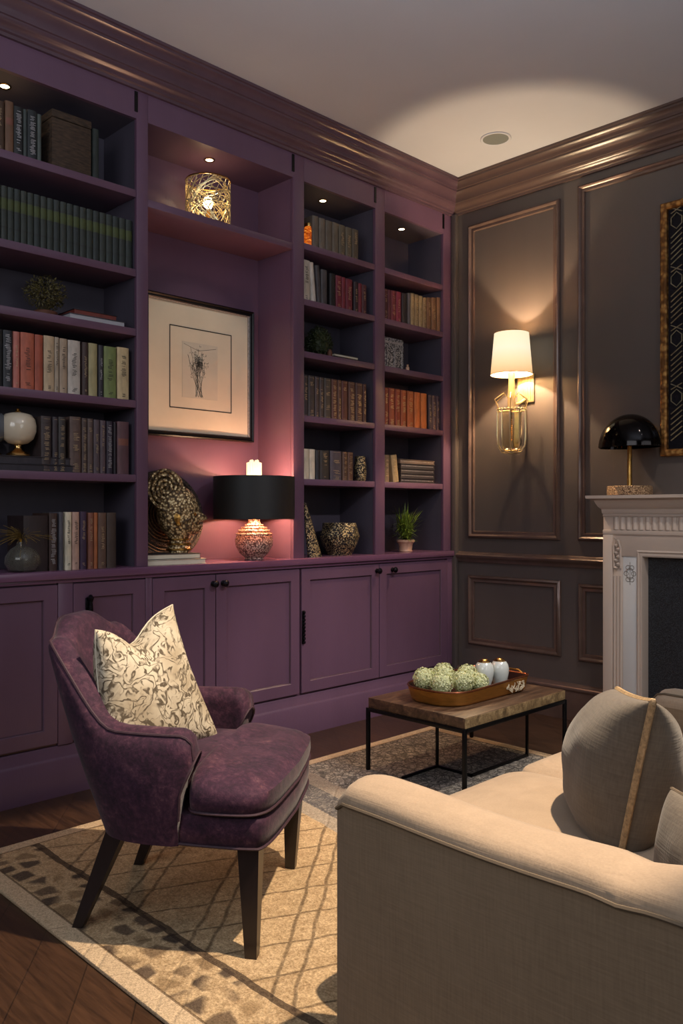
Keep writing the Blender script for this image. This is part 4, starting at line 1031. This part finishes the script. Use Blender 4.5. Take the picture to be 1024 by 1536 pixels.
# ------------------------------------------------------------------ armchair
def smooth_(a, b, x): x = max(0, min(1, (x - a) / (b - a))); return x * x * (3 - 2 * x)
def bez(pts, n):  # catmull-rom through points
    pts = [Vector(p) for p in pts]; out = []
    P = [pts[0] * 2 - pts[1]] + pts + [pts[-1] * 2 - pts[-2]]; k = len(pts) - 1
    for i in range(n + 1):
        f = i / n * k; j = min(int(f), k - 1); t_ = f - j; a, b, c, d = P[j:j + 4]
        out.append(.5 * ((2 * b) + (c - a) * t_ + (2 * a - 5 * b + 4 * c - d) * t_ ** 2 + (3 * b - a - 3 * c + d) * t_ ** 3))
    return out
chair = thing('armchair', 'plum mottled velvet armchair with crested back and dark tapered legs', 'chair', (1.2, 1.46, RT), math.radians(36))
half = bez([(.135, -.305, 0), (.06, -.312, 0), (-.04, -.305, 0), (-.12, -.275, 0), (-.168, -.215, 0), (-.19, -.12, 0), (-.195, 0, 0)], 30)
plan = half + [Vector((p.x, -p.y, 0)) for p in half[-2::-1]]
NP = len(plan); sec_n = 18
def shell():
    P = []; topL = []; outL = []
    for i, p in enumerate(plan):
        u = i / (NP - 1); s = min(u, 1 - u) * 2  # 0 arm front .. 1 back centre
        a = plan[max(0, i - 1)]; b = plan[min(NP - 1, i + 1)]; tg = (b - a).normalized(); nin = Vector((-tg.y, tg.x, 0))  # inward
        if nin.dot(Vector((.02, 0, 0)) - p) < 0: nin = -nin
        arm_h = .597 - .065 * (1 - math.sqrt(max(0, 1 - (1 - min(1, s / .12)) ** 2)))
        back_h = .822 + .052 * smooth_(.74, .93, s)
        k = smooth_(.40, .70, s)
        hgt = arm_h + (back_h - arm_h) * k ** 1.15
        rake = .37 * smooth_(.22, .72, s)
        th = .100 - .025 * smooth_(.3, .7, s)
        flare = .10 * (1 - smooth_(.5, .8, s))
        def at(z, off, fl=1):
            dz = z - .29; q = p + nin * off
            curve = dz * dz * .25
            rec = .05 * max(0, 1 - s / .16) * (1 - smooth_(.40, .56, z))
            return Vector((q.x - rec - rake * (dz * .78 + curve), q.y, z)) - nin * (0.02 * math.sin(min(1, max(0, dz / max(.05, hgt - .29))) * PI * .9))
        ring = []
        r = th / 2
        for z in (.288, .30, .36, .43): ring.append(at(min(z, hgt - r - .002), 0))
        for q in range(3): ring.append(at(.43 + (hgt - r - .43) * (q + 1) / 3, 0))
        for q in range(1, 8):
            a_ = PI - PI * q / 8; ring.append(at(hgt - r + r * math.sin(a_), r + r * math.cos(a_) ))
        for q in range(4): ring.append(at(hgt - r - (hgt - r - .36) * q / 3, th))
        P.append(ring); topL.append(ring[10]); outL.append(ring[8])
    return P, outL
P, outL = shell()
m = MB(); m.grid(P)
m.cap(P[0]); m.cap(P[-1][::-1])
m.build('frame_shell', 'velvet', chair, smooth=50)
MB().tube([p + Vector((0, 0, .002)) for p in outL], .0042, 6).build('piping', 'velvetpipe', chair)
for e in (0, -1):
    pts = [Vector(q) + Vector((.003, 0, 0)) for q in P[e][2:-1]]
    MB().tube(pts, .0038, 6).build('piping', 'velvetpipe', chair)
# seat base
ol = [(-.185, -.10), (-.15, -.22), (-.09, -.275), (.05, -.302), (.17, -.312), (.285, -.312), (.318, -.295), (.335, -.20), (.345, 0)]
ol = [Vector((x, y, 0)) for x, y in ol]; ol = bez(ol, 26); full = ol + [Vector((p.x, -p.y, 0)) for p in ol[-2::-1]]
m = MB(); P = []
for z, s in ((.288, .90), (.290, .965), (.296, .985), (.33, 1.0), (.362, 1.0), (.374, .985), (.376, .9)):
    P.append([(p.x * s, p.y * s, z) for p in full])
m.grid(P, cv=True); m.cap(P[0][::-1]); m.cap(P[-1]); m.build('seat_base', 'velvet', chair, smooth=60)
MB().tube([(p.x * .99, p.y * .99, .294) for p in full[6:-6]], .004, 6).build('piping', 'velvetpipe', chair)
# cushion
co = [(-.13, 0), (-.13, -.12), (-.10, -.185), (.02, -.202), (.098, -.202), (.106, -.225), (.112, -.288), (.145, -.318), (.25, -.320), (.308, -.300), (.335, -.22), (.348, 0)]
co = bez([(x, y, 0) for x, y in co], 40); cf = co + [Vector((p.x, -p.y, 0)) for p in co[-2:0:-1]]
cc = Vector((.13, 0, 0)); P = []
for z, s in ((.376, .90), (.378, .96), (.388, 1.0), (.412, 1.02), (.440, 1.015), (.458, .985), (.470, .94), (.482, .84), (.490, .68), (.495, .45), (.497, .2)):
    P.append([(cc.x + (p.x - cc.x) * s, p.y * s, z - (.018 * smooth_(.1, .36, p.x) if z > .45 else 0)) for p in cf])
m = MB().grid(P, cv=True); m.cap(P[0][::-1]); m.cap(P[-1]); m.build('seat_cushion', 'velvet', chair, smooth=80)
MB().tube([(cc.x + (p.x - cc.x) * 1.005, p.y * 1.005, .386) for p in cf], .0042, 6, closed=True).build('piping', 'velvetpipe', chair)
for (tx, ty, bx, by, w0, w1) in ((.275, -.265, .285, -.288, .030, .016), (.275, .265, .262, .275, .030, .016), (-.125, -.205, -.250, -.208, .028, .015), (-.125, .205, -.25, .222, .028, .015)):
    m = MB(); P = []
    for f in (0, .1, .5, 1):
        x, y, w = tx + (bx - tx) * f, ty + (by - ty) * f, w0 + (w1 - w0) * f; z = .298 * (1 - f)
        P.append([(x - w, y - w, z), (x + w, y - w, z), (x + w, y + w, z), (x - w, y + w, z)])
    m.grid(P, cv=True); m.cap(P[0]); m.cap(P[-1][::-1]); m.build('leg', 'legwood', chair, smooth=20)

# ------------------------------------------------------------------ cushions
def pillow(name, lab, cat, mat, w, h, th, loc, rz, lean, roll=0, chop=0, taper=0, drop=0, dropfar=0, skew=0, pipe=None, pr=.004, n=26, group=None, pinch=.07, puff=.42, corner=0, sub=1):
    """face normal is local +X; width on Y, height on Z, centre at origin"""
    m = MB(); rows = {1: [], -1: []}; edge = []
    for sgn in (1, -1):
        for i in range(n + 1):
            r = []
            for j in range(n + 1):
                u, v = math.sin((-1 + 2 * i / n) * PI / 2 ) , math.sin((-1 + 2 * j / n) * PI / 2)
                y = u * w / 2 * (1 - pinch * (1 - v * v)); z = v * h / 2 * (1 - pinch * (1 - u * u))
                T = th / 2 * ((1 - abs(u) ** 2.2) * (1 - abs(v) ** 2.2)) ** puff
                vv = max(0, v + .1) ** 2
                y -= taper * (u + 1) / 2 * (v + 1) / 2; z -= drop * (1 - u) / 2 * (v + 1) / 2
                z -= dropfar * (1 + u) / 2 * (v + 1) / 2; y += skew * (1 - u) / 2 * (1 - v) / 2
                z -= chop * math.exp(-(u / .42) ** 2) * vv
                x = sgn * T * (1 - .45 * (chop > 0) * math.exp(-(u / .3) ** 2) * vv)
                if chop: x += -.04 * abs(u) ** 2 * vv * -1
                x += corner * (max(0, v) ** 3) * u
                nz = mnoise.noise(Vector((u * 2.2 + 3, v * 2.2 + sgn, len(lab) * .37))) * .10 * T
                r.append((x + nz * 1.0, y, z))
            rows[sgn].append(r)
        m.grid(rows[sgn])
    b = bmesh.new(); 
    vs = [b.verts.new(v) for v in m.v]
    for f in m.f: b.faces.new([vs[i] for i in f])
    bmesh.ops.remove_doubles(b, verts=b.verts[:], dist=.0006)
    mm = MB(); mm.bm(b)
    root = mm.build(name, mat, smooth=180)
    if sub: subsurf(root, 1)
    R1 = rows[1]; N = n
    ring = [R1[i][0] for i in range(N)] + [R1[N][j] for j in range(N)] + [R1[i][N] for i in range(N, 0, -1)] + [R1[0][j] for j in range(N, 0, -1)]
    if pipe: MB().tube(ring, pr, 6, closed=True).build('piping' if pipe != 'braid' else 'braid_trim', pipe, root)
    root.matrix_world = Matrix.Translation(loc) @ Matrix.Rotation(rz, 4, 'Z') @ Matrix.Rotation(lean, 4, 'Y') @ Matrix.Rotation(roll, 4, 'X')
    return tag(root, lab, cat, group)
pillow('throw_pillow', 'cream pillow with brown scrollwork print on the plum armchair', 'pillow', 'scribble', .41, .43, .17, (1.165, 1.365, .695), math.radians(4), math.radians(-18), roll=math.radians(-2), chop=.05, taper=.13, drop=.06, pipe='cream', pr=.0022, pinch=.06)

# ------------------------------------------------------------------ sofa
AY0, AY1, SX0, SXB = 1.28, 1.44, 2.03, 2.80
sofa = thing('sofa', 'taupe beige sofa seen from its side at lower right', 'sofa', (2.5, 2.05, RT))
L = -Vector(sofa.location)
def softbox(name, a, b, mat, r, bulge=0, parent=sofa, div=10, noise_=.003, topbulge=0, loc=None):
    m = bmesh.new(); bmesh.ops.create_cube(m, size=2)
    bmesh.ops.subdivide_edges(m, edges=m.edges[:], cuts=div, use_grid_fill=True)
    c = Vector([(a[i] + b[i]) / 2 for i in range(3)]); hs = Vector([(b[i] - a[i]) / 2 for i in range(3)])
    for v in m.verts:
        p = Vector(v.co); q = Vector([p[i] * hs[i] for i in range(3)]); inner = Vector([max(-hs[i] + r, min(hs[i] - r, q[i])) for i in range(3)])
        # spread samples so that the rounded rims get geometry
        dlt = q - inner
        if dlt.length > 1e-9:
            mxc = max(abs(dlt.x), abs(dlt.y), abs(dlt.z)); dlt = dlt.normalized() * mxc
        q = inner + dlt
        bl = (1 - p.x ** 2) * (1 - p.y ** 2); 
        if p.z > 0: q.z += topbulge * max(0, (1 - p.x ** 4) * (1 - p.y ** 4)) * p.z
        q += Vector((p.x * (1 - p.y ** 2) * (1 - p.z ** 2), p.y * (1 - p.x ** 2) * (1 - p.z ** 2), 0)) * bulge
        q += Vector((1, 1, 1)) * 0
        nn = mnoise.noise_vector((q + c) * 5.0) * noise_
        v.co = c + q + nn
    mm = MB(); mm.bm(m); o = mm.build(name, mat, parent, loc=L if loc is None else loc, smooth=180); subsurf(o, 1); return o
def arm(y0, y1, x0, outer):
    # long block with rounded padded top
    m = MB(); P = []; nx = 40; x1 = SXB + .22
    for i in range(nx + 1):
        x = x0 + (x1 - x0) * i / nx; f = min(1, (x - x0) / .05); dz = -.03 * (1 - math.sqrt(max(0, 1 - (1 - f) ** 2)))
        hump = .006 * math.sin((x - x0) * 9.0 + 1.0) - .010 * math.exp(-((x - 2.70) / .035) ** 2)
        ring = []; yc = (y0 + y1) / 2; hw = (y1 - y0) / 2; ins = .012 * (1 - f)
        prof = [(-1, .05), (-1, .2), (-1, .35), (-1, .50), (-1, .556), (-.97, .570), (-.88, .582), (-.7, .591), (-.35, .598), (0, .600), (.35, .597), (.7, .588), (.9, .574), (.98, .556), (1, .53), (1, .3), (1, .05)]
        for a_, z in prof:
            z2 = z + (dz + hump) * smooth_(.5, .6, z)
            ring.append((x, yc + a_ * (hw - ins), z2))
        P.append(ring)
    m.grid(P, cv=True); m.cap(P[0][::-1]); m.cap(P[-1])
    o = m.build('arm', 'sofa', sofa, loc=L, smooth=50)
    return o, P
o, P = arm(AY0, AY1, SX0, -1)
# paler skin over the arm top, its lit tone put into the colour
def armtop(P, name='arm_top_lit'):
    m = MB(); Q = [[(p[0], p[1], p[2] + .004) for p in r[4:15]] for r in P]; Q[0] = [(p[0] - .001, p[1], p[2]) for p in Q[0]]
    m.grid(Q); return m.build(name, 'sofalit', sofa, loc=L, smooth=180)
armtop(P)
MB().tube([(r[4][0], r[4][1] - .002, r[4][2] + .002) for r in P], .0045, 6).build('piping', 'sofapipe', sofa, loc=L)
o, P = arm(2.66, 2.82, 2.10, 1); armtop(P)
MB().tube([(r[7][0], r[7][1] - .002, r[7][2] + .004) for r in P], .0045, 6).build('piping', 'sofapipe', sofa, loc=L)
softbox('seat_base', (1.97, 1.44, .05), (SXB + .02, 2.66, .30), 'sofa', .02, div=6, noise_=0)
softbox('seat_cushion', (1.93, 1.443, .30), (SXB, 2.125, .445), 'sofalit', .05, bulge=.012, topbulge=.030, div=12)
softbox('seat_cushion', (1.93, 2.130, .30), (SXB, 2.657, .445), 'sofalit', .05, bulge=.012, topbulge=.030, div=12)
softbox('backrest', (SXB, 1.44, .05), (SXB + .22, 2.66, .76), 'sofa', .06, div=10)
for (x, y) in ((2.09, 1.33), (2.95, 1.33), (2.15, 2.77), (2.95, 2.77)):
    MB().box((x - .025, y - .025, RT), (x + .025, y + .025, .06), .004).build('foot', 'legwood', sofa, loc=L)

pillow('throw_pillow', 'large taupe satin pillow with straw braid trim on the sofa seat', 'pillow', 'taupe', .48, .38, .26, (2.43, 1.83, .625), math.radians(34), math.radians(9), roll=math.radians(0), dropfar=.075, skew=.07, pipe='braid', pr=.0075, pinch=.03, puff=.40)
pillow('throw_pillow', 'rounded grey-brown pillow at the right picture edge behind the sofa arm', 'pillow', 'taupe', .30, .24, .14, (2.755, 1.545, .53), math.radians(60), math.radians(8), pipe='sofapipe', pr=.004, pinch=.03, puff=.4)

# ------------------------------------------------------------------ coffee table
TX0, TX1, TY0, TY1, TZ = .705, 1.255, 2.785, 3.575, .345
t = thing('coffee_table', 'low coffee table with rustic wood top and thin black iron frame', 'table', ((TX0 + TX1) / 2, (TY0 + TY1) / 2, RT))
L = -Vector(t.location)
MB().box((TX0, TY0, TZ - .046), (TX1, TY1, TZ), .003).build('tabletop', 'tabletop', t, loc=L)
MB().box((TX1 + .0005, TY0, TZ - .044), (TX1 + .004, TY1, TZ - .002), .001).build('edge_strip', 'tableedge', t, loc=L)
m = MB(); r = .008; zt = TZ - .046
for a, b in (((TX0, TY0), (TX1, TY0)), ((TX1, TY0), (TX1, TY1)), ((TX0, TY1), (TX1, TY1)), ((TX0, TY0), (TX0, TY1))):
    m.box((min(a[0], b[0]) - (r if a[0] == b[0] else -r), min(a[1], b[1]) - (r if a[1] == b[1] else -r), zt - .016), (max(a[0], b[0]) + (r if a[0] == b[0] else -r), max(a[1], b[1]) + (r if a[1] == b[1] else -r), zt), .001)
m.build('apron_frame', 'black', t, loc=L)
for x in (TX0, TX1):
    for y in (TY0, TY1):
        MB().box((x - r, y - r, RT), (x + r, y + r, zt), .0015).build('leg', 'black', t, loc=L)
for (x, y) in ((.905, 3.04), (1.10, 3.49)):
    MB().box((x - .006, y - .006, RT), (x + .006, y + .006, zt), .0015).build('leg', 'black', t, loc=L)
m = MB()
for a, b in (((.905, 2.80), (.905, 3.04)), ((.905, 3.04), (1.10, 3.04)), ((1.10, 3.04), (1.10, 3.49))):
    m.box((min(a[0], b[0]) - .006, min(a[1], b[1]) - .006, RT), (max(a[0], b[0]) + .006, max(a[1], b[1]) + .006, RT + .012), .001)
m.build('floor_rail', 'black', t, loc=L)

# tray (rounded near end, squared far end)
t = thing('serving_tray', 'long brass tray with rounded end and dark lining on the coffee table', 'tray', (.985, 3.15, TZ))
def tray_outline(g):
    x0, x1, y0, y1 = -.17 + g, .165 - g, -.30 + g, .30 - g; pts = []
    R0 = .13 - g * .5; R1 = .03
    for (cx, cy, a0, R) in ((x1 - R0, y0 + R0, -90, R0), (x1 - R1, y1 - R1, 0, R1), (x0 + R1, y1 - R1, 90, R1), (x0 + R0, y0 + R0, 180, R0)):
        for q in range(9): a = math.radians(a0 + q * 11.25); pts.append((cx + R * math.cos(a), cy + R * math.sin(a)))
    return pts
m = MB(); P = []
for g, z in ((.035, 0), (.022, .002), (.014, .012), (.004, .058), (.0, .064), (.004, .067), (.010, .064), (.020, .016), (.04, .010)):
    P.append([(x, y, z + .010 * smooth_(.0, .3, y) * (z > .05)) for x, y in tray_outline(g)])
m.grid(P[:6], cv=True); m.cap(P[0][::-1]); m.build('tray_body', 'tray', t, smooth=50)
m = MB().grid(P[5:], cv=True); m.cap(P[-1]); m.build('lining', 'trayin', t, smooth=50)
MB().tube([(x, y, .067 + .010 * smooth_(0, .3, y)) for x, y in tray_outline(.003)], .005, 6, closed=True).build('rim', simple('copper_rim', '#7a4328', .25, metal=.7), t)
m = MB(); random.seed(3)
for k in range(46):
    y = .10 + random.random() * .15; z = .016 + random.random() * .036; a = random.random() * 3.14; s = random.uniform(.006, .013)
    def q(yy, zz): return (.155 + zz * .17, min(.262, max(.09, yy)), min(.058, max(.012, zz)))
    m.tube([q(y - s * math.cos(a), z - s * math.sin(a)), q(y + s * .4 * math.sin(a), z + s * .3 * math.cos(a)), q(y + s * math.cos(a), z + s * math.sin(a))], .0022, 5)
m.build('fretwork', simple('pale_fretwork', '#d8c8a8', .5, var=.1), t)
m = MB().tube([(.0, .296, .075), (.03, .305, .088), (.09, .305, .088), (.12, .296, .075)], .005, 8)
m.build('handle', 'gold', t)

# hydrangeas
random.seed(11)
HP = [(.915, 2.93, .098, .048), (1.015, 2.935, .088, .052), (.95, 3.03, .11, .050), (1.06, 3.03, .092, .052), (.90, 3.01, .085, .045), (1.01, 3.13, .100, .048), (1.085, 3.12, .078, .043)]
hn = ['leftmost pale green hydrangea head in the brass tray', 'hydrangea head at the near rounded end of the brass tray', 'highest hydrangea head at the centre of the heap', 'front middle hydrangea head nearest the sofa',
      'hydrangea head tucked at the back left of the heap', 'hydrangea head at the back beside the white egg vases', 'rightmost low hydrangea head near the tray fretwork']
for (x, y, z, r), lab in zip(HP, hn):
    t = thing('hydrangea', lab, 'flower', (x, y, TZ + .012), group='hydrangea heads in the brass tray')
    cz = z - .012; m = MB()
    m.lathe([(.001, cz - r * .85), (r * .6, cz - r * .6), (r * .85, cz), (r * .6, cz + r * .6), (.001, cz + r * .85)], n=12)
    for k in range(420):
        d = rdir(); c = Vector((0, 0, cz)) + d * r * (random.uniform(.88, 1.0) + .07 * math.sin(9 * d.x + 2) * math.sin(9 * d.y) * math.sin(9 * d.z + 1)); t1 = d.orthogonal().normalized(); t1 = Matrix.Rotation(random.random() * 6, 3, d) @ t1; t2 = d.cross(t1); s = .0048
        for e, f_ in ((t1, t2), (t2, -t1), (-t1, -t2), (-t2, t1)):
            m.add([c, c + e * s * .6 + f_ * s * .5 + d * .002, c + e * s * 1.2 + d * .003, c + e * s * .6 - f_ * s * .5 + d * .002], [[0, 1, 2, 3]])
    m.build('petals', 'hyd', t, smooth=0)
    MB().tube([(0, 0, .001), (.0, .006, cz - r * .7)], .003, 6).build('stalk', 'leafbright', t)
for (x, y, lab, sc) in ((1.03, 3.235, 'nearer white egg-shaped vase with gilded top in the tray', 1.0), (1.055, 3.325, 'white egg-shaped vase half hidden behind its twin', .98)):
    t = thing('egg_vase', lab, 'vase', (x, y, TZ + .0102), group='white egg vases')
    pr = [(.014, 0), (.020, .003), (.029, .025), (.039, .055), (.045, .085), (.045, .105), (.040, .124), (.030, .139), (.017, .149), (.001, .1525)]
    MB().lathe([(a * sc, b * sc) for a, b in pr], n=36).build('vase_body', 'eggwhite', t)
    MB().lathe([(.0310 * sc, .1390 * sc), (.0250 * sc, .1450 * sc), (.0178 * sc, .1500 * sc), (.008 * sc, .1530 * sc), (.001, .1538 * sc)], n=32).build('gilded_top', 'goldbright', t)

# ------------------------------------------------------------------ lights
def area(loc, target, sx, sy, e, col):
    la = bpy.data.lights.new('fill_light', 'AREA'); la.shape = 'RECTANGLE'; la.size = sx; la.size_y = sy; la.energy = e; la.color = col
    o = bpy.data.objects.new('fill_light', la); COL.objects.link(o); o.location = loc
    o.rotation_euler = (Vector(target) - Vector(loc)).to_track_quat('-Z', 'Y').to_euler(); return o
def spot(loc, target, e, col, deg, blend, r=.03):
    la = bpy.data.lights.new('key_fill_spot', 'SPOT'); la.energy = e; la.color = col; la.spot_size = math.radians(deg); la.spot_blend = blend; la.shadow_soft_size = r
    o = bpy.data.objects.new('key_fill_spot', la); COL.objects.link(o); o.location = loc
    o.rotation_euler = (Vector(target) - Vector(loc)).to_track_quat('-Z', 'Y').to_euler(); return o
area((5.2, 1.6, 1.9), (0, 3.6, .7), 1.8, 1.6, 18, (.96, .97, 1))  # fill added at the right to brighten the bookcase
area((2.2, -1.9, 2.5), (1.2, 4.3, 1.4), 2.4, 1.4, 38, (.92, .95, 1))  # soft ambient fill added behind the camera
area((3.1, .9, 2.5), (3.0, 1.2, 4), 2.4, 2.4, 60, (.80, .90, 1))  # added uplight that brightens the ceiling
spot((2.75, 1.90, 3.24), (1.66, 1.50, 0), 700, (1, .80, .58), 42, .22)
spot((3.7, 3.1, 3.2), (2.55, 2.45, .6), 70, (1, .90, .80), 36, .5)  # extra fill added for the sofa pillow and far arm
spot((2.9, 3.5, 3.2), (1.0, 3.1, .3), 190, (1, .92, .82), 40, .6)  # unseen fill that brightens the coffee table and rug below
spot((3.3, 2.7, 3.2), (0, 3.35, .45), 170, (1, .92, .97), 44, 1)  # fill added to brighten the cabinet doors near the corner
spot((2.6, 1.9, 3.2), (-.1, 1.75, 1.45), 26, (1, .94, .88), 30, 1)  # gentle fill added for the left books
spot((1.3, 2.2, 3.25), (-.25, 2.55, 1.95), 26, (1, .90, .76), 26, .5)  # unseen spot aimed at the framed drawing, no fixture modelled
spot((2.4, 2.9, 3.25), (2.2, 4.2, .9), 80, (1, .90, .80), 55, .6)  # unseen spot aimed at the fireplace, no fixture modelled

w = bpy.data.worlds.new('room_world'); scene.world = w; w.use_nodes = True
w.node_tree.nodes['Background'].inputs[0].default_value = (.5, .5, .55, 1); w.node_tree.nodes['Background'].inputs[1].default_value = .05

# ------------------------------------------------------------------ camera
cd = bpy.data.cameras.new('camera'); cam = bpy.data.objects.new('camera', cd); COL.objects.link(cam)
cd.sensor_fit = 'VERTICAL'; cd.sensor_height = 36; cd.lens = FPX / 1536 * 36; cd.clip_start = .05
cam.location = (CAMX, 0, EYE); cam.rotation_euler = (PI / 2, 0, YAW)
scene.camera = cam
scene.view_settings.view_transform = 'Standard'
scene.view_settings.look = 'None'
scene.view_settings.exposure = 0
scene.cycles.use_denoising = True
